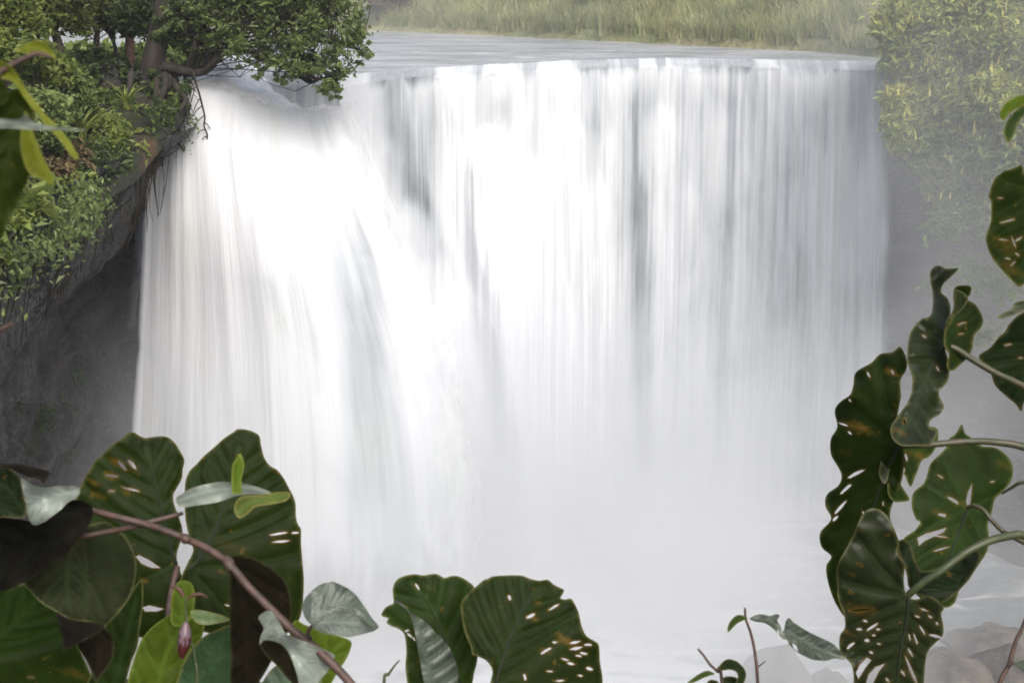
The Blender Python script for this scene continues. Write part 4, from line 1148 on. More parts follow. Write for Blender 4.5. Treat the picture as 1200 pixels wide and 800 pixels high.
# its right-hand half with yellow edges
leaf(Rp, [(1056, 500), (1072, 500), (1090, 500), (1099, 504), (1098, 521), (1090, 534), (1080, 540), (1074, 555), (1068, 570), (1064, 566), (1060, 556), (1054, 562), (1060, 574), (1066, 585), (1056, 588), (1047, 587), (1040, 575), (1042, 550), (1048, 520)],
     [(1054, 523), (1070, 530), (1086, 525)], 2.99, G3, tilt=(.1, 0), wav=.015, nv=3, holes=[slot(1062, 536, 9, 80, 4), slot(1050, 548, 12, 70, 4), slot(1059, 552, 8, 100, 3)], spots=[(1060, 531, 8, .9), (1075, 533, 9, .9), (1050, 560, 7, .7)], seed=4, label='ragged leaf half with yellow and rust edges')
# upper crumpled leaf
GU = mat_leaf('leaf_sage_green', (0.0183, 0.0245, 0.0092), vein=(.03, .045, .02), rim=(.12, .12, .05), trans=.2, rough=.4, spec=.2, tc=(.09, .15, .03))
leaf(Rp, [(1099, 311), (1110, 315), (1123, 315), (1115, 324), (1106, 332), (1103, 342), (1111, 350), (1114, 365), (1109, 384), (1107, 404), (1112, 425), (1111, 446), (1100, 460), (1106, 475), (1102, 485), (1091, 492), (1089, 500), (1098, 505), (1092, 520), (1075, 522), (1058, 522), (1046, 514), (1044, 500), (1052, 487), (1066, 466), (1069, 442), (1063, 425), (1063, 407), (1067, 388), (1079, 374), (1091, 368), (1093, 345), (1090, 329), (1091, 317)],
     [(1107, 406), (1098, 420), (1086, 440), (1076, 465), (1066, 490), (1052, 512)], 2.93, GU, tilt=(.12, -.12), wav=.022, nv=6, vang=58, pleat=.008,
     holes=[slot(1083, 394, 5, 30, 3.5), slot(1099, 432, 7, 60, 2.5), slot(1060, 494, 7, 75, 3)], spots=[(1054, 505, 8, .5)], extra=[(1097, 350, 14, .03), (1072, 410, 14, -.03), (1096, 480, 12, .03)], lobes=1, rib=P_rb, seed=6, ribr=.0025)
leaf(Rp, [(1119, 337), (1128, 334), (1138, 336), (1137, 345), (1133, 350), (1143, 357), (1151, 372), (1150, 383), (1142, 394), (1139, 411), (1129, 424), (1115, 435), (1109, 428), (1112, 415), (1107, 405), (1107, 388), (1112, 378), (1118, 365), (1117, 349)],
     [(1107, 406), (1114, 390), (1122, 370), (1128, 345)], 2.95, G1, tilt=(.15, -.05), wav=.015, nv=4, holes=[slot(1127, 379, 9, -15, 2.5), slot(1126, 391, 5, 0, 2)], extra=[(1122, 352, 10, .03)], seed=7, vang=40)
leaf(Rp, [(1119, 340), (1124, 340), (1132, 345), (1134, 352), (1127, 363), (1116, 374), (1109, 386), (1110, 374), (1117, 362)], [(1110, 384), (1122, 362), (1125, 343)], 2.93, GU, tilt=(.2, .1), wav=.004, nv=0, seed=8)
petiole(Rp, [(1107, 406, 2.925), (1119, 408, 2.92), (1141, 422, 2.92), (1167, 437, 2.92), (1200, 453, 2.93), (1240, 480, 2.95), (1290, 560, 2.98)], [.0065, .007, .0085], P_pt)
petiole(Rp, [(1048, 523, 2.96), (1060, 521, 2.93), (1086, 521, 2.92), (1135, 517, 2.92), (1167, 518, 2.93), (1200, 524, 2.93), (1240, 545, 2.95), (1290, 640, 2.99)], [.006, .007, .009], P_pt)
# folded stipule hanging from the joint
leaf(Rp, [(1058, 488), (1064, 476), (1068, 482), (1062, 500), (1058, 520), (1054, 534), (1044, 545), (1040, 562), (1036, 566), (1030, 555), (1033, 538), (1040, 520), (1048, 505)], [(1060, 485), (1048, 515), (1036, 560)], 2.94, GU, wav=.006, nv=0, seed=9)
# middle right fresh leaf
leaf(Rp, [(1127, 497), (1131, 507), (1138, 512), (1151, 522), (1167, 524), (1180, 533), (1187, 545), (1186, 562), (1175, 576), (1166, 585), (1163, 598), (1158, 615), (1159, 630), (1156, 647), (1141, 670), (1135, 680), (1125, 690), (1119, 706), (1107, 712), (1085, 705), (1068, 690), (1061, 668), (1055, 648), (1054, 637), (1062, 628), (1072, 621), (1078, 612), (1073, 608), (1068, 592), (1070, 577), (1082, 566), (1086, 556), (1091, 542), (1108, 525), (1112, 514), (1120, 508)],
     [(1134, 595), (1125, 620), (1114, 648), (1103, 675), (1096, 700)], 3.02, G3, tilt=(.06, -.05), cup=.012, wav=.012, nv=6, pleat=.005,
     holes=[[(1139, 567), (1134, 577), (1132, 588), (1134, 593), (1137, 591), (1138, 580)], [(1075, 630), (1085, 625), (1096, 622), (1109, 618), (1106, 623), (1095, 628), (1084, 633), (1077, 639)], slot(1102, 558, 7, 30, 2.5), slot(1117, 586, 16, 35, 5), slot(1104, 603, 10, 10, 6), slot(1101, 628, 16, 8, 2.5), slot(1103, 643, 18, -15, 2.5), slot(1163, 564, 5, -10, 2.5), slot(1118, 675, 5, 60, 2.5), slot(1104, 695, 5, 80, 2.5)],
     spots=[(1120, 587, 9, .5), (1103, 602, 9, .35), (1128, 522, 5, .5), (1178, 545, 10, .3)], lobes=2, rib=P_rb, seed=11, ribr=.003)
petiole(Rp, [(1134, 595, 3.0), (1141, 592, 2.985), (1152, 597, 2.97), (1161, 608, 2.96), (1175, 622, 2.96), (1186, 628, 2.95), (1240, 660, 2.96), (1290, 720, 3.0)], [.0045, .005, .006], P_pt)
# front bottom leaf
leaf(Rp, [(1063, 697), (1059, 680), (1060, 664), (1056, 655), (1052, 646), (1053, 636), (1047, 620), (1040, 605), (1028, 596), (1013, 600), (1003, 620), (993, 640), (984, 655), (980, 668), (981, 685), (982, 702), (989, 722), (990, 735), (984, 745), (985, 764), (996, 776), (1000, 790), (1001, 815), (1010, 850), (1030, 880), (1052, 880), (1072, 850), (1082, 815), (1083, 795), (1086, 766), (1096, 753), (1104, 746), (1106, 735), (1103, 719), (1106, 712), (1098, 702), (1086, 697), (1074, 702)],
     [(1064, 698), (1062, 725), (1055, 760), (1050, 800), (1046, 840)], 2.84, GU, tilt=(.05, .10), cup=.02, wav=.018, nv=7, pleat=.009, vang=62,
     holes=[slot(1007, 661, 5, 30, 2.5), slot(997, 694, 4, 20, 2), slot(1010, 714, 30, -5, 2.5), slot(1022, 734, 16, -35, 4), slot(1007, 737, 6, 10, 4), slot(1014, 727, 5, 10, 3), slot(1016, 750, 6, 20, 5), slot(997, 756, 12, -35, 4.5), slot(1029, 737, 5, 10, 3), slot(1024, 744, 4, 10, 2.5),
            [(1003, 788), (1008, 778), (1016, 770), (1021, 773), (1014, 782), (1006, 795)], [(1015, 800), (1018, 790), (1026, 781), (1037, 777), (1030, 786), (1025, 796), (1020, 806)],
            slot(1073, 748, 14, 70, 3), slot(1066, 746, 8, 75, 2), slot(1081, 738, 12, 60, 2.5), slot(1067, 764, 12, 60, 3), slot(1068, 785, 34, 66, 5), slot(1058, 788, 7, 60, 3.5), slot(1097, 745, 17, 15, 4), slot(1090, 722, 5, 30, 3), slot(1075, 722, 6, 20, 2.5), slot(1098, 730, 4, 60, 3), slot(1083, 714, 8, 20, 2), slot(1040, 796, 6, 50, 3), slot(1021, 764, 5, 30, 3), slot(1030, 754, 4, 20, 3), slot(1078, 681, 4, 20, 3)],
     spots=[(1005, 714, 13, .6), (1016, 713, 9, .6), (996, 742, 6, .5), (986, 748, 6, .5), (998, 673, 5, .3)], lobes=2, rib=P_rb, seed=15, ribr=.0035, label='large sage green leaf riddled with torn slots')
petiole(Rp, [(1063, 698, 2.83), (1070, 692, 2.82), (1082, 682, 2.81), (1102, 669, 2.80), (1118, 657, 2.80), (1135, 645, 2.80), (1161, 633, 2.81), (1187, 627, 2.83), (1200, 627, 2.84), (1250, 640, 2.9), (1288, 690, 3.0)], [.0075, .008, .009], P_gr)
# dark leaf behind the joint
leaf(Rp, [(1066, 690), (1062, 670), (1054, 650), (1052, 635), (1060, 632), (1068, 640), (1072, 655), (1080, 668), (1100, 665), (1120, 655), (1140, 645), (1150, 650), (1140, 672), (1125, 690), (1107, 705), (1098, 706), (1084, 700)], [(1066, 694), (1085, 680), (1125, 662)], 2.93, G2, wav=.01, nv=4, seed=17, holes=[slot(1112, 672, 5, 50, 3)])
# leaves at the right edge
leaf(Rp, [(1177, 200), (1172, 204), (1166, 210), (1161, 221), (1158, 231), (1161, 236), (1161, 259), (1155, 278), (1158, 293), (1165, 306), (1173, 316), (1187, 330), (1195, 336), (1204, 330), (1225, 318), (1250, 300), (1268, 265), (1262, 230), (1245, 205), (1225, 194), (1210, 200), (1202, 204), (1197, 194), (1190, 197), (1183, 199)],
     [(1212, 225), (1208, 250), (1203, 290), (1196, 328)], 2.9, G1, tilt=(.08, .05), wav=.014, nv=7, pleat=.007, vang=60,
     holes=[slot(1181, 259, 18, -12, 3.5), slot(1188, 284, 12, 70, 3), slot(1176, 281, 10, 5, 2.5), slot(1172, 232, 6, 0, 2), slot(1194, 280, 10, -30, 3), slot(1181, 303, 6, 20, 3), slot(1192, 298, 6, 40, 2.5), slot(1187, 309, 8, -40, 2.5)],
     spots=[(1180, 290, 14, .35), (1166, 280, 8, .3), (1185, 315, 12, .35)], lobes=1, rib=P_rb, seed=19)
petiole(Rp, [(1212, 225, 2.88), (1225, 215, 2.86), (1255, 225, 2.87), (1285, 290, 2.92)], [.005, .008], P_pt)
leaf(Rp, [(1184, 378), (1195, 368), (1215, 362), (1250, 372), (1270, 410), (1258, 450), (1230, 470), (1203, 468), (1197, 482), (1190, 473), (1177, 462), (1165, 450), (1158, 431), (1146, 418), (1160, 407), (1171, 394), (1178, 388)],
     [(1235, 405), (1215, 420), (1200, 440), (1196, 474)], 2.97, G2, tilt=(.06, .04), wav=.012, nv=6, pleat=.006, holes=[slot(1181, 404, 8, -10, 2.5), slot(1196, 419, 5, 0, 2)], seed=21, rib=P_rb)
leaf(Rp, [(1169, 371), (1176, 366), (1184, 363), (1188, 356), (1200, 352), (1225, 350), (1235, 362), (1215, 364), (1197, 366), (1184, 371), (1174, 374)], [(1230, 358), (1200, 358), (1172, 371)], 2.95, GU, wav=.004, nv=3, seed=22)
petiole(Rp, [(1235, 405, 2.95), (1250, 400, 2.94), (1275, 430, 2.95), (1290, 480, 2.97)], [.004, .007], P_pt)
petiole(Rp, [(1174, 578, 3.0), (1186, 571, 2.98), (1200, 565, 2.96), (1240, 570, 2.96), (1288, 620, 3.0)], [.0025, .004, .006], P_gr)

# ---- upper right leaf tip, hanging from a twig beyond the frame
e = empty('hanging_sprig', PD(1290, 60, 2.2), 'blurred bright leaf tip hanging in from the right edge above the big leaves', 'plant')
petiole(e, [(1290, -300, 2.35), (1290, 60, 2.2), (1262, 78, 2.17), (1235, 92, 2.15), (1215, 112, 2.14)], [.006, .004, .003], P_gr, name='stem')
leaf(e, [(1215, 112), (1205, 111), (1190, 114), (1178, 122), (1172, 134), (1176, 141), (1184, 132), (1194, 126), (1204, 122)], [(1213, 113), (1192, 119), (1174, 138)], 2.12, G4, wav=.004, nv=0, tilt=(-.05, 0), seed=31)
leaf(e, [(1214, 116), (1200, 122), (1190, 130), (1180, 142), (1176, 155), (1181, 168), (1188, 158), (1194, 144), (1202, 134), (1214, 126)], [(1212, 118), (1192, 136), (1181, 166)], 2.14, G3, wav=.004, nv=0, seed=32)
# ---- bare stem, lower right corner
e = empty('dry_shoot', PD(1120, 960, 2.9), 'thin brown stem leaning in the lower right corner', 'stem')
petiole(e, [(1110, 1010, 2.95), (1150, 880, 2.9), (1171, 802, 2.88), (1182, 779, 2.88), (1190, 752, 2.88), (1200, 730, 2.88), (1230, 650, 2.88), (1262, 560, 2.9)], [.005, .0045, .003], P_br, name='stem')
petiole(e, [(1182, 779, 2.875), (1187, 776, 2.872), (1190, 778, 2.87)], [.005, .002], P_br, name='bud')
leaf(e, [(1188, 778), (1196, 774), (1210, 770), (1235, 772), (1250, 790), (1230, 798), (1205, 790), (1194, 783)], [(1188, 778), (1212, 781), (1248, 789)], 2.86, GM, nv=4, seed=33, wav=.004)

# ---- sprigs at the bottom, right of centre
e = empty('leafy_sprig', PD(898, 960, 2.7), 'slender sprig with one small leaf and one long torn leaf', 'plant')
petiole(e, [(900, 990, 2.75), (888, 800, 2.7), (885, 767, 2.7), (880, 742, 2.7), (874, 725, 2.7), (873, 712, 2.7)], [.0035, .0028, .0022], P_br, name='stem')
petiole(e, [(887, 782, 2.7), (892, 778, 2.69), (897, 774, 2.69)], [.0015, .001], P_br, name='twig')
leaf(e, [(876, 724), (868, 720), (862, 721), (856, 727), (853, 733), (853, 740), (858, 736), (864, 730), (870, 727)], [(875, 724), (864, 725), (854, 738)], 2.69, G3, nv=0, wav=.002, seed=35, smooth=3, res=2)
leaf(e, [(878, 724), (885, 720), (892, 719), (902, 721), (910, 719), (914, 722), (911, 727), (915, 733), (916, 740), (919, 736), (921, 728), (925, 724), (930, 729), (944, 738), (956, 744), (969, 750), (980, 757), (990, 772), (978, 771), (968, 774), (955, 773), (948, 771), (940, 767), (932, 762), (926, 756), (918, 749), (908, 738), (897, 730), (885, 728)],
     [(878, 725), (900, 729), (925, 742), (955, 759), (986, 771)], 2.68, GM, nv=7, wav=.004, seed=36, smooth=3, res=2, holes=[slot(921, 751, 8, 40, 4), slot(932, 758, 10, 55, 5), slot(912, 740, 5, 60, 2.5)], vang=60)
e = empty('leafy_sprig', PD(852, 960, 2.6), 'short sprig with a curled leaf and knobbly twig tip', 'plant')
petiole(e, [(856, 990, 2.65), (846, 800, 2.6), (840, 786, 2.6), (832, 778, 2.6), (825, 768, 2.6), (818, 760, 2.6)], [.0035, .0025, .002], P_br, name='stem')
petiole(e, [(841, 788, 2.6), (845, 781, 2.6), (848, 776, 2.6)], [.0022, .0015], P_br, name='twig')
leaf(e, [(842, 784), (846, 776), (853, 772), (862, 774), (870, 780), (874, 788), (873, 797), (868, 803), (862, 800), (865, 792), (862, 786), (854, 784), (848, 785)], [(842, 784), (858, 779), (868, 790), (868, 800)], 2.58, G2, nv=0, wav=.002, seed=38, smooth=3, res=2)
leaf(e, [(838, 789), (830, 785), (822, 787), (813, 793), (805, 800), (814, 799), (824, 794), (832, 791)], [(838, 789), (822, 791), (807, 799)], 2.59, G3, nv=0, wav=.002, seed=39, smooth=3, res=2)
leaf(e, [(846, 796), (852, 792), (862, 793), (868, 800), (872, 812), (860, 820), (848, 812)], [(846, 798), (858, 802), (866, 812)], 2.6, G2, nv=0, wav=.002, seed=40, smooth=3, res=2)
leaf(e, [(843, 800), (834, 796), (828, 800), (826, 812), (836, 815)], [(842, 802), (834, 804), (828, 811)], 2.59, G2, nv=0, wav=.002, seed=41, smooth=3, res=2)

# ---- middle bottom pair of leaves
e = empty('broad_leaf_plant', PD(560, 1010, 2.6), 'low plant with two broad overlapping heart leaves at the bottom centre', 'plant')
leaf(e, [(461, 703), (460, 690), (463, 681), (470, 676), (485, 673), (497, 674), (510, 672), (517, 675), (521, 677), (530, 674), (539, 675), (549, 681), (556, 688), (560, 705), (562, 740), (560, 770), (556, 788), (554, 800), (548, 830), (520, 870), (490, 860), (478, 830), (477, 800), (475, 780), (476, 765), (474, 745), (468, 737), (458, 733), (453, 729), (455, 724), (449, 722), (447, 719), (452, 711), (460, 707), (461, 705)],
     [(545, 812), (532, 780), (518, 740), (500, 705), (482, 682)], 2.62, G3, tilt=(.03, -.03), cup=.01, wav=.010, nv=6, pleat=.006,
     holes=[slot(489, 687, 9, 60, 3), slot(480, 744, 7, 45, 3), slot(476, 739, 4, 0, 2), slot(485, 748, 5, 60, 2), slot(478, 738, 3, 20, 2)], spots=[(489, 687, 5, .4), (505, 690, 6, .2)], seed=45, rib=P_rb, label='broad leaf with its left side folded over')
leaf(e, [(461, 705), (466, 703), (474, 708), (480, 716), (485, 719), (493, 724), (502, 731), (512, 742), (522, 752), (529, 762), (534, 775), (537, 790), (534, 815), (515, 830), (500, 815), (496, 795), (492, 775), (489, 755), (485, 735), (478, 716), (468, 708)],
     [(512, 828), (506, 800), (498, 768), (488, 735), (470, 707)], 2.585, GM, tilt=(.06, 0), cup=.01, wav=.004, nv=7, pleat=.006, seed=46, vang=70, label='pale folded underside flap')
leaf(e, [(577, 788), (574, 779), (568, 773), (561, 769), (554, 766), (553, 760), (549, 750), (544, 738), (541, 722), (540, 708), (546, 698), (556, 688), (564, 681), (571, 677), (570, 679), (578, 675), (592, 674), (610, 674), (620, 677), (632, 680), (642, 679), (650, 685), (660, 690), (660, 694), (657, 700), (662, 702), (669, 701), (674, 708), (678, 718), (680, 728), (683, 736), (688, 745), (696, 750), (702, 756), (703, 775), (706, 800), (702, 835), (680, 870), (640, 885), (600, 870), (580, 845), (572, 815)],
     [(581, 800), (588, 775), (600, 742), (614, 712), (632, 688)], 2.55, G1, tilt=(.05, -.04), cup=.010, wav=.010, nv=6, pleat=.006,
     holes=[slot(597, 700, 6, 80, 4), slot(622, 721, 11, -30, 5), slot(649, 711, 12, -30, 4), slot(674, 752, 11, -12, 4), slot(675, 759, 13, -12, 5), slot(689, 755, 9, 5, 4), slot(684, 765, 9, 10, 3), slot(678, 768, 7, 15, 3), slot(662, 772, 8, 15, 3), slot(669, 777, 8, 12, 3.5), slot(691, 783, 8, 15, 4), slot(644, 786, 7, 5, 2.5), slot(680, 791, 5, 10, 3), slot(656, 797, 9, -5, 3), slot(640, 762, 15, -28, 4), slot(650, 752, 5, 0, 3), slot(615, 793, 8, 80, 4)],
     spots=[(626, 725, 5, .8), (663, 750, 10, .8), (657, 744, 5, .7), (640, 762, 7, .5), (630, 706, 5, .5), (597, 700, 4, .7)], seed=48, lobes=2, rib=P_rb, ribr=.003, label='broad leaf peppered with small holes')
petiole(e, [(581, 800, 2.54), (583, 830, 2.55), (578, 900, 2.58), (560, 1010, 2.6)], [.005, .007], P_pt)
petiole(e, [(545, 812, 2.61), (550, 860, 2.62), (556, 940, 2.63), (562, 1010, 2.6)], [.004, .007], P_pt)
e = empty('grass_sprout', PD(452, 900, 2.5), 'thin curved green sprout between the grey leaf and the bottom pair', 'plant')
petiole(e, [(450, 905, 2.5), (450, 800, 2.5), (455, 790, 2.5), (462, 780, 2.5), (468, 773, 2.5)], [.003, .0025, .0012], P_gr, name='stem')

# ---- left group: large leaves behind
e = empty('large_leaf_plant', PD(180, 1010, 2.75), 'large leaved plant filling the lower left corner behind the brown branch', 'plant')
leaf(e, [(89, 583), (94, 570), (101, 556), (110, 542), (120, 533), (132, 521), (143, 513), (150, 508), (157, 507), (164, 511), (170, 513), (182, 511), (194, 511), (203, 517), (209, 525), (216, 538), (214, 550), (213, 560), (207, 572), (203, 581), (205, 593), (210, 605), (214, 625), (207, 650), (211, 668), (218, 690), (212, 730), (190, 748), (160, 745), (120, 720), (95, 680), (82, 640), (82, 605)],
     [(207, 660), (200, 640), (190, 600), (180, 560), (172, 525)], 2.82, G1, tilt=(.03, -.03), cup=.012, wav=.012, nv=6, pleat=.006,
     holes=[[(159, 652), (163, 650), (175, 656), (188, 665), (178, 665), (166, 660)], [(167, 711), (175, 709), (184, 711), (192, 713), (184, 716), (170, 716)], slot(143, 545, 16, 45, 5), slot(155, 544, 14, 50, 5), slot(131, 557, 16, 8, 3.5), slot(153, 573, 18, 15, 4), slot(131, 575, 8, 0, 3)],
     spots=[(110, 565, 7, .9), (136, 541, 8, .8), (130, 557, 8, .8), (116, 580, 8, .5), (168, 679, 6, .7), (148, 578, 6, .5)], lobes=1, seed=51, rib=P_rb, ribr=.003, label='tall leaf with orange spots near its top')
leaf(e, [(217, 566), (222, 552), (230, 543), (239, 534), (250, 525), (263, 513), (274, 506), (278, 503), (287, 503), (297, 506), (304, 511), (306, 522), (310, 536), (317, 545), (325, 550), (333, 560), (339, 571), (344, 581), (347, 592), (347, 605), (350, 615), (353, 620), (353, 640), (354, 657), (356, 680), (355, 705), (350, 727), (330, 745), (300, 750), (260, 745), (225, 735), (210, 715), (206, 695), (212, 676), (219, 660), (226, 645), (222, 630), (218, 612), (216, 590)],
     [(222, 668), (240, 645), (255, 612), (268, 575), (280, 525)], 2.78, G1, tilt=(.04, -.03), cup=.010, wav=.010, nv=7, pleat=.006,
     holes=[slot(327, 625, 20, -8, 3), slot(329, 634, 17, -5, 4), slot(346, 624, 8, 0, 3), slot(267, 709, 7, 15, 2.5)], spots=[(325, 552, 4, .8), (258, 669, 5, .5), (270, 640, 22, .12)], lobes=2, seed=53, rib=P_rb, ribr=.003, label='largest leaf of the plant, standing highest')
leaf(e, [(-40, 690), (-10, 686), (15, 682), (40, 690), (66, 712), (82, 738), (95, 765), (108, 795), (112, 830), (80, 870), (20, 880), (-40, 860), (-60, 770)],
     [(-30, 770), (0, 745), (25, 722), (44, 700)], 2.6, G3, tilt=(.05, .03), cup=.008, wav=.010, nv=5, pleat=.010, vang=38, vw=2.4, holes=[slot(36, 793, 9, 10, 2.5)], spots=[(92, 790, 12, .6), (75, 787, 8, .4)], seed=55, label='bright leaf with dark veins in the corner')
leaf(e, [(165, 678), (168, 692), (167, 715), (164, 735), (161, 757), (154, 775), (148, 800), (146, 840), (110, 850), (100, 810), (110, 780), (122, 735), (145, 705)], [(130, 845), (140, 780), (160, 700)], 2.66, G3, wav=.006, nv=5, seed=56)
leaf(e, [(150, 800), (156, 775), (165, 750), (178, 734), (192, 724), (206, 716), (218, 712), (232, 716), (240, 726), (236, 748), (222, 765), (216, 790), (212, 850), (180, 870), (150, 850)], [(180, 865), (186, 800), (200, 755), (225, 722)], 2.55, G4, tilt=(.05, 0), wav=.008, nv=4, seed=57, label='glowing lime green leaf')
leaf(e, [(200, 728), (200, 712), (202, 695), (208, 683), (216, 680), (224, 683), (228, 692), (228, 707), (225, 722), (216, 732), (206, 734)], [(214, 732), (214, 705), (216, 684)], 2.5, G4, tilt=(.04, 0), wav=.004, nv=2, seed=58, label='small lime leaf standing upright')
leaf(e, [(205, 812), (208, 795), (215, 775), (226, 758), (240, 745), (255, 737), (269, 732), (276, 745), (277, 775), (273, 812), (262, 850), (225, 855)], [(235, 850), (240, 800), (262, 742)], 2.5, mat_leaf('leaf_glossy_green', (.055, .11, .045), vein=(.04, .085, .03), trans=.2, rough=.28, spec=.6, spot=(.2, .26, .2)), tilt=(-.04, .04), wav=.004, nv=5, seed=59,
     spots=[(250, 765, 3, .5), (258, 758, 3, .4), (244, 775, 3, .5), (262, 748, 3, .4), (255, 776, 2.5, .5), (238, 788, 3, .5)], label='glossy leaf with pale speckles')
petiole(e, [(208, 664, 2.80), (204, 680, 2.78), (200, 700, 2.77), (197, 730, 2.76), (190, 850, 2.76), (182, 1010, 2.75)], [.006, .007, .008], P_br)
petiole(e, [(222, 668, 2.77), (216, 685, 2.77), (206, 720, 2.76), (196, 860, 2.76), (184, 1010, 2.75)], [.004, .007], P_pt)
petiole(e, [(-30, 770, 2.6), (-20, 850, 2.65), (60, 950, 2.7), (176, 1010, 2.75)], [.004, .008], P_pt)
# lower green leaves right of the brown leaf
e2 = empty('low_leafy_plant', PD(370, 980, 2.55), 'low plant with bright leaves under the grey folded leaves', 'plant')
leaf(e2, [(343, 730), (358, 732), (374, 737), (390, 742), (411, 750), (410, 762), (404, 775), (394, 790), (386, 806), (375, 840), (350, 835), (335, 790)], [(360, 838), (368, 800), (388, 765), (404, 752)], 2.6, G4, wav=.004, nv=4, seed=61)
leaf(e2, [(302, 812), (310, 795), (320, 782), (335, 774), (350, 774), (366, 786), (378, 802), (372, 830), (335, 845), (305, 835)], [(340, 842), (335, 810), (345, 780)], 2.5, mat_leaf('leaf_pale_green', (.16, .24, .15), vein=(.12, .19, .11), trans=.25, rough=.35, spec=.5, spot=(.2, .25, .18)), wav=.004, nv=4, seed=62)
petiole(e2, [(360, 838, 2.6), (366, 900, 2.58), (370, 980, 2.55)], [.003, .005], P_gr)
petiole(e2, [(340, 842, 2.5), (352, 900, 2.52), (368, 980, 2.55)], [.003, .005], P_gr)

# ---- the brown branch with its own leaves
e = empty('leafy_branch', PD(470, 900, 2.25), 'reddish brown branch slanting across the lower left with dark leaves and leaves painted with silvery sheen', 'branch')
petiole(e, [(40, 585, 2.35), (75, 590, 2.34), (108, 598, 2.33), (135, 605, 2.32), (167, 613, 2.32), (195, 622, 2.31), (217, 631, 2.31), (240, 641, 2.3), (263, 656, 2.29), (275, 668, 2.28), (290, 686, 2.28), (315, 711, 2.27), (343, 738, 2.26), (374, 763, 2.25), (412, 802, 2.24), (450, 860, 2.24), (500, 960, 2.25)], [.0045, .0055, .006, .0065, .007, .0075], P_br, name='stem')
petiole(e, [(20, 632, 2.36), (60, 632, 2.35), (97, 628, 2.34), (130, 622, 2.34), (160, 616, 2.33), (185, 609, 2.34), (207, 603, 2.35), (214, 601, 2.35)], [.0035, .0045, .005, .003], P_br, name='side_twig')
petiole(e, [(212, 628, 2.302), (217, 631, 2.3), (221, 634, 2.3)], [.006, .0085, .006], P_br, name='node_knob')
petiole(e, [(263, 653, 2.288), (268, 660, 2.285), (272, 668, 2.28)], [.006, .0095, .006], P_br, name='node_knob')
leaf(e, [(270, 656), (276, 650), (290, 651), (304, 656), (315, 662), (323, 668), (332, 677), (338, 688), (342, 707), (341, 726), (336, 742), (327, 757), (320, 770), (312, 785), (303, 800), (292, 822), (278, 830), (270, 800), (270, 770), (269, 722), (269, 690)], [(272, 660), (282, 690), (290, 740), (290, 810)], 2.36, GB, tilt=(.04, .02), cup=.012, wav=.006, nv=6, pleat=.004, seed=65, label='dark brown leaf hanging below the branch')
leaf(e, [(303, 722), (309, 717), (316, 715), (322, 720), (327, 727), (331, 735), (336, 743), (345, 746), (354, 750), (372, 757), (391, 766), (391, 772), (388, 779), (382, 788), (374, 797), (366, 806), (352, 804), (348, 790), (342, 772), (336, 760), (330, 754), (318, 750), (309, 750), (304, 755), (306, 744), (309, 736), (305, 728)], [(318, 718), (330, 745), (352, 772), (372, 792)], 2.22, GS, tilt=(.08, .06), wav=.01, nv=4, seed=66, extra=[(340, 765, 14, .03)], label='torn leaf with painted silvery sheen folded over the branch')
leaf(e, [(304, 754), (318, 750), (330, 754), (338, 764), (344, 778), (350, 794), (352, 806), (340, 798), (325, 780), (312, 768)], [(310, 756), (332, 770), (348, 800)], 2.25, GB, wav=.004, nv=0, seed=67)
leaf(e, [(354, 711), (357, 702), (362, 695), (369, 688), (377, 684), (385, 682), (391, 681), (402, 686), (412, 692), (421, 701), (429, 713), (436, 724), (444, 734), (434, 733), (424, 726), (416, 719), (404, 716), (392, 717), (381, 721), (372, 728), (366, 732), (358, 724)], [(366, 731), (390, 712), (415, 712), (440, 732)], 2.21, GM, tilt=(.04, -.06), wav=.006, nv=5, seed=68, label='grey green upper half of a creased leaf')
leaf(e, [(366, 732), (372, 727), (381, 721), (392, 717), (404, 715), (416, 718), (424, 725), (434, 733), (444, 734), (438, 739), (428, 742), (419, 744), (408, 746), (396, 744), (382, 742), (372, 738)], [(368, 732), (395, 730), (440, 735)], 2.21, GS, tilt=(.04, .10), wav=.005, nv=5, seed=69, label='lower half of a creased leaf with painted pale sheen')
petiole(e, [(364, 748, 2.24), (361, 742, 2.22), (363, 736, 2.21), (367, 731, 2.205)], [.003, .0035, .002], P_br)
# round olive leaf
leaf(e, [(102, 616), (114, 612), (126, 612), (135, 617), (143, 624), (150, 632), (156, 643), (160, 656), (160, 668), (158, 682), (153, 697), (145, 710), (135, 722), (124, 732), (114, 732), (102, 728), (88, 727), (76, 722), (62, 715), (48, 706), (36, 694), (26, 678), (30, 655), (50, 636), (75, 624)], [(97, 628), (82, 650), (78, 690), (84, 722)], 2.42, GO, tilt=(.03, .03), cup=.012, wav=.008, nv=6, pleat=.004, seed=71, label='rounded olive leaf seen from below')
leaf(e, [(66, 717), (75, 722), (90, 727), (105, 728), (122, 731), (121, 736), (108, 744), (96, 750), (88, 756), (80, 759), (73, 762), (74, 752), (70, 738)], [(70, 720), (90, 735), (78, 756)], 2.40, GK, wav=.004, nv=0, seed=72)
leaf(e, [(90, 754), (100, 748), (112, 741), (122, 735), (130, 742), (134, 753), (133, 768), (126, 782), (118, 792), (113, 800), (108, 790), (103, 778), (96, 766)], [(116, 738), (116, 765), (113, 797)], 2.45, GB, wav=.005, nv=3, seed=73)
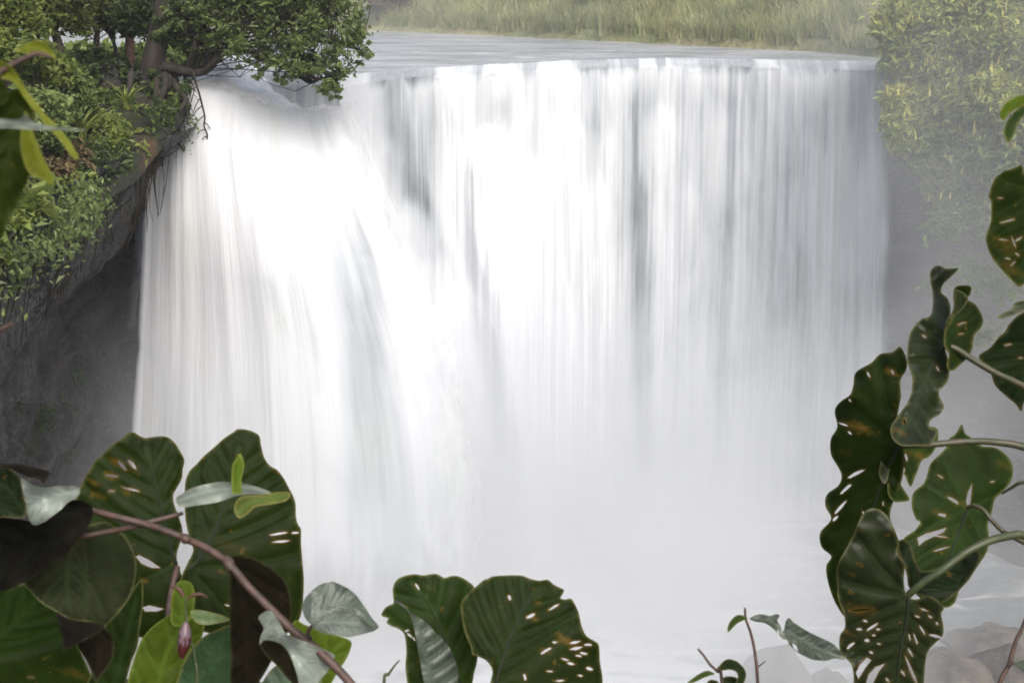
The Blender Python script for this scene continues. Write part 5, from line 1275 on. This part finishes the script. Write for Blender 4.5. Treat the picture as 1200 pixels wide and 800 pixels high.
# leaves with black shade and silvery sheen in their colour, at the left edge
leaf(e, [(-60, 600), (-20, 604), (20, 608), (50, 612), (60, 603), (70, 592), (80, 586), (95, 586), (107, 592), (109, 602), (104, 616), (90, 635), (75, 652), (58, 664), (40, 676), (20, 686), (0, 693), (-40, 696), (-70, 660)], [(106, 598), (60, 630), (0, 655), (-50, 660)], 2.3, GK, tilt=(.03, .06), cup=.01, wav=.01, nv=5, seed=75, label='almost black leaf with deep shade in its colour')
leaf(e, [(25, 560), (34, 566), (50, 571), (70, 569), (88, 569), (94, 575), (90, 583), (84, 586), (78, 590), (70, 598), (58, 607), (46, 614), (38, 614), (33, 606), (30, 592), (27, 578)], [(92, 576), (60, 585), (34, 598)], 2.22, GS, tilt=(.05, .05), wav=.012, nv=5, seed=76, extra=[(52, 580, 14, .02)], label='leaf with silvery sheen painted on')
leaf(e, [(-40, 545), (-10, 543), (6, 546), (18, 554), (25, 564), (29, 580), (31, 596), (28, 606), (5, 606), (-30, 606), (-50, 580)], [(25, 600), (10, 575), (-20, 556)], 2.2, G2, wav=.006, nv=4, seed=77)
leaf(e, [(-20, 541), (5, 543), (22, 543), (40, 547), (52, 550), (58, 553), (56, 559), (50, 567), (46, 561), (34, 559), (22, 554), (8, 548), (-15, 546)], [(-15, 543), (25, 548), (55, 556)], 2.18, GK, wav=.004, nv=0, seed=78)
# strip with painted pale sheen and yellow tendrils on the large leaf
leaf(e, [(206, 584), (214, 578), (222, 573), (234, 569), (248, 566), (261, 564), (275, 565), (290, 567), (304, 571), (318, 577), (306, 579), (292, 579), (277, 581), (264, 585), (250, 589), (238, 591), (224, 593), (212, 594)], [(208, 588), (245, 577), (285, 572), (314, 577)], 2.3, GS, tilt=(.03, .06), wav=.008, nv=0, seed=80, label='narrow leaf with painted pale sheen lying across the tallest leaf')
leaf(e, [(272, 548), (276, 538), (281, 531), (285, 537), (286, 548), (283, 562), (283, 577), (277, 578), (272, 576)], [(278, 576), (279, 555), (281, 533)], 2.26, G4, wav=.004, nv=0, seed=81)
leaf(e, [(275, 591), (282, 582), (294, 580), (310, 579), (326, 576), (340, 577), (336, 586), (322, 590), (308, 592), (298, 595), (290, 602), (281, 607), (275, 601)], [(280, 600), (295, 588), (335, 580)], 2.27, mat_leaf('leaf_olive_yellow', (.11, .13, .03), trans=.3), wav=.004, nv=0, seed=82)

# ---- bud sprig
e = empty('budding_sprig', PD(225, 940, 2.4), 'small sprig carrying one pink and white flower bud', 'flower')
petiole(e, [(228, 940, 2.4), (231, 800, 2.38), (229, 775, 2.38), (226, 757, 2.38), (221, 748, 2.38)], [.003, .0018, .0015], P_gr, name='stem')
Mb, t, out = material('bud_skin')
g = t.node('ShaderNodeTexCoord').outputs['Object']
nn_ = t.noise(t.vscale(g, (1, 1, .5)), 160, 2, .5)
att = t.attr('grad')
cc = t.mix(t.mapr(t.m('ADD', nn_, t.m('MULTIPLY', att, .55)), .70, .82), (.05, .010, .010), (.13, .085, .10))
p = principled(t, **{'Base Color': cc, 'Roughness': .4}); t.l.new(p.outputs[0], out.inputs[0])
q = catmull([PD(213, 772, 2.37), PD(214, 763, 2.37), PD(216, 750, 2.37), PD(217, 738, 2.37), PD(218, 728, 2.37)], 6, closed=False)
v, f = tube(q, [.0018, .006, .0095, .0115, .0108, .0075, .0025], 14)
zz = v[:, 2]
mesh_obj('flower_bud', v, f, Mb, e, attrs={'grad': (zz - zz.min()) / np.ptp(zz)})
petiole(e, [(200, 688, 2.4), (206, 688, 2.4), (212, 692, 2.4), (215, 699, 2.4)], [.0012, .0035, .003], mat_plain('pink_sepal', (.10, .045, .032)), name='sepal')
petiole(e, [(220, 701, 2.4), (226, 697, 2.4), (236, 696, 2.4), (243, 700, 2.4)], [.0012, .0035, .001], mat_plain('pink_sepal', (.10, .045, .032)), name='sepal')
petiole(e, [(229, 775, 2.38), (224, 752, 2.39), (218, 720, 2.4), (218, 700, 2.4)], [.0015, .0015], P_gr, name='stem')
leaf(e, [(223, 716), (234, 714), (246, 716), (262, 721), (270, 726), (256, 730), (240, 732), (228, 728)], [(226, 720), (245, 723), (268, 726)], 2.42, mat_leaf('leaf_pale_sprig', (.22, .30, .18), trans=.3, rough=.4), wav=.003, nv=3, seed=84)

# ---- hanging leaves at the upper left, very near
e = empty('hanging_leaf_spray', PD(-120, 60, 1.35), 'blurred yellow green leaves hanging in at the upper left edge', 'plant')
GY = mat_leaf('leaf_yellow_green', (0.1600, 0.1840, 0.0160), vein=(.16, .19, .02), rim=(.22, .24, .05), trans=.35, tc=(.38, .42, .03), rough=.5)
GD = mat_leaf('leaf_darker_green', (0.0280, 0.0420, 0.0070), vein=(.03, .045, .008), rim=(.06, .07, .015), trans=.3, tc=(.10, .15, .01))  # darker green base for the wide hanging leaf
petiole(e, [(-160, -120, 1.45), (-120, 60, 1.35), (-60, 100, 1.32), (-10, 92, 1.3), (0, 84, 1.3), (20, 73, 1.3), (44, 63, 1.3), (60, 68, 1.3)], [.006, .004, .0015], P_br, name='stem')
leaf(e, [(-40, 60), (0, 71), (16, 81), (32, 107), (44, 122), (54, 135), (66, 146), (76, 158), (86, 172), (92, 186), (84, 184), (76, 172), (68, 162), (54, 147), (44, 133), (34, 122), (24, 108), (16, 97), (0, 92), (-40, 90)], [(-35, 76), (5, 86), (35, 115), (60, 145), (90, 184)], 1.3, GY, tilt=(.02, 0), wav=.003, nv=0, seed=91, label='long yellow green strap leaf')
leaf(e, [(-40, 125), (0, 118), (10, 108), (22, 104), (32, 115), (38, 130), (42, 148), (42, 168), (40, 182), (34, 205), (25, 228), (15, 250), (6, 268), (0, 282), (-40, 330), (-70, 240)], [(15, 112), (15, 160), (0, 220), (-30, 290)], 1.36, GD, tilt=(.02, .02), cup=.004, wav=.005, nv=5, seed=92, label='wide dark green leaf')
leaf(e, [(30, 130), (40, 158), (45, 170), (50, 182), (58, 198), (63, 212), (59, 217), (50, 210), (36, 204), (28, 190), (24, 160)], [(34, 135), (42, 175), (61, 215)], 1.34, GY, tilt=(.02, 0), wav=.003, nv=0, seed=93)
leaf(e, [(-40, 136), (0, 139), (15, 140), (24, 139), (30, 135), (36, 140), (45, 145), (62, 148), (80, 150), (103, 153), (88, 153), (70, 153), (40, 152), (0, 150), (-40, 150)], [(-38, 143), (30, 146), (100, 153)], 1.27, GS, tilt=(.02, .04), wav=.003, nv=0, seed=94, label='leaf with painted silvery sheen seen almost edge on')
leaf(e, [(18, 60), (24, 55), (34, 50), (46, 47), (54, 50), (60, 58), (66, 68), (56, 66), (46, 63), (34, 63)], [(20, 60), (42, 56), (64, 67)], 1.31, GY, wav=.003, nv=0, seed=95)
leaf(e, [(-40, 92), (-5, 90), (6, 100), (10, 112), (4, 122), (-30, 128)], [(-30, 100), (6, 108)], 1.33, GD, wav=.002, nv=0, seed=96)
e = empty('bare_twig', PD(-60, 420, 1.5), 'short dark twig end poking in at the left edge', 'twig')
petiole(e, [(-120, 470, 1.55), (-60, 420, 1.5), (-10, 391, 1.5), (6, 384, 1.5), (15, 379, 1.5)], [.004, .003, .0028], P_br, name='stem')
# ------------------------------------------------------------------ render settings
S.view_settings.view_transform = 'Standard'
S.view_settings.look = 'None'
S.view_settings.exposure = 0.70
S.view_settings.gamma = 1
c = S.cycles
c.use_denoising = True
c.max_bounces = 8; c.diffuse_bounces = 3; c.glossy_bounces = 2; c.transmission_bounces = 4; c.transparent_max_bounces = 12
c.volume_bounces = 3
c.volume_step_rate = 2.0
c.volume_max_steps = 64
c.sample_clamp_indirect = 5
S.render.film_transparent = False
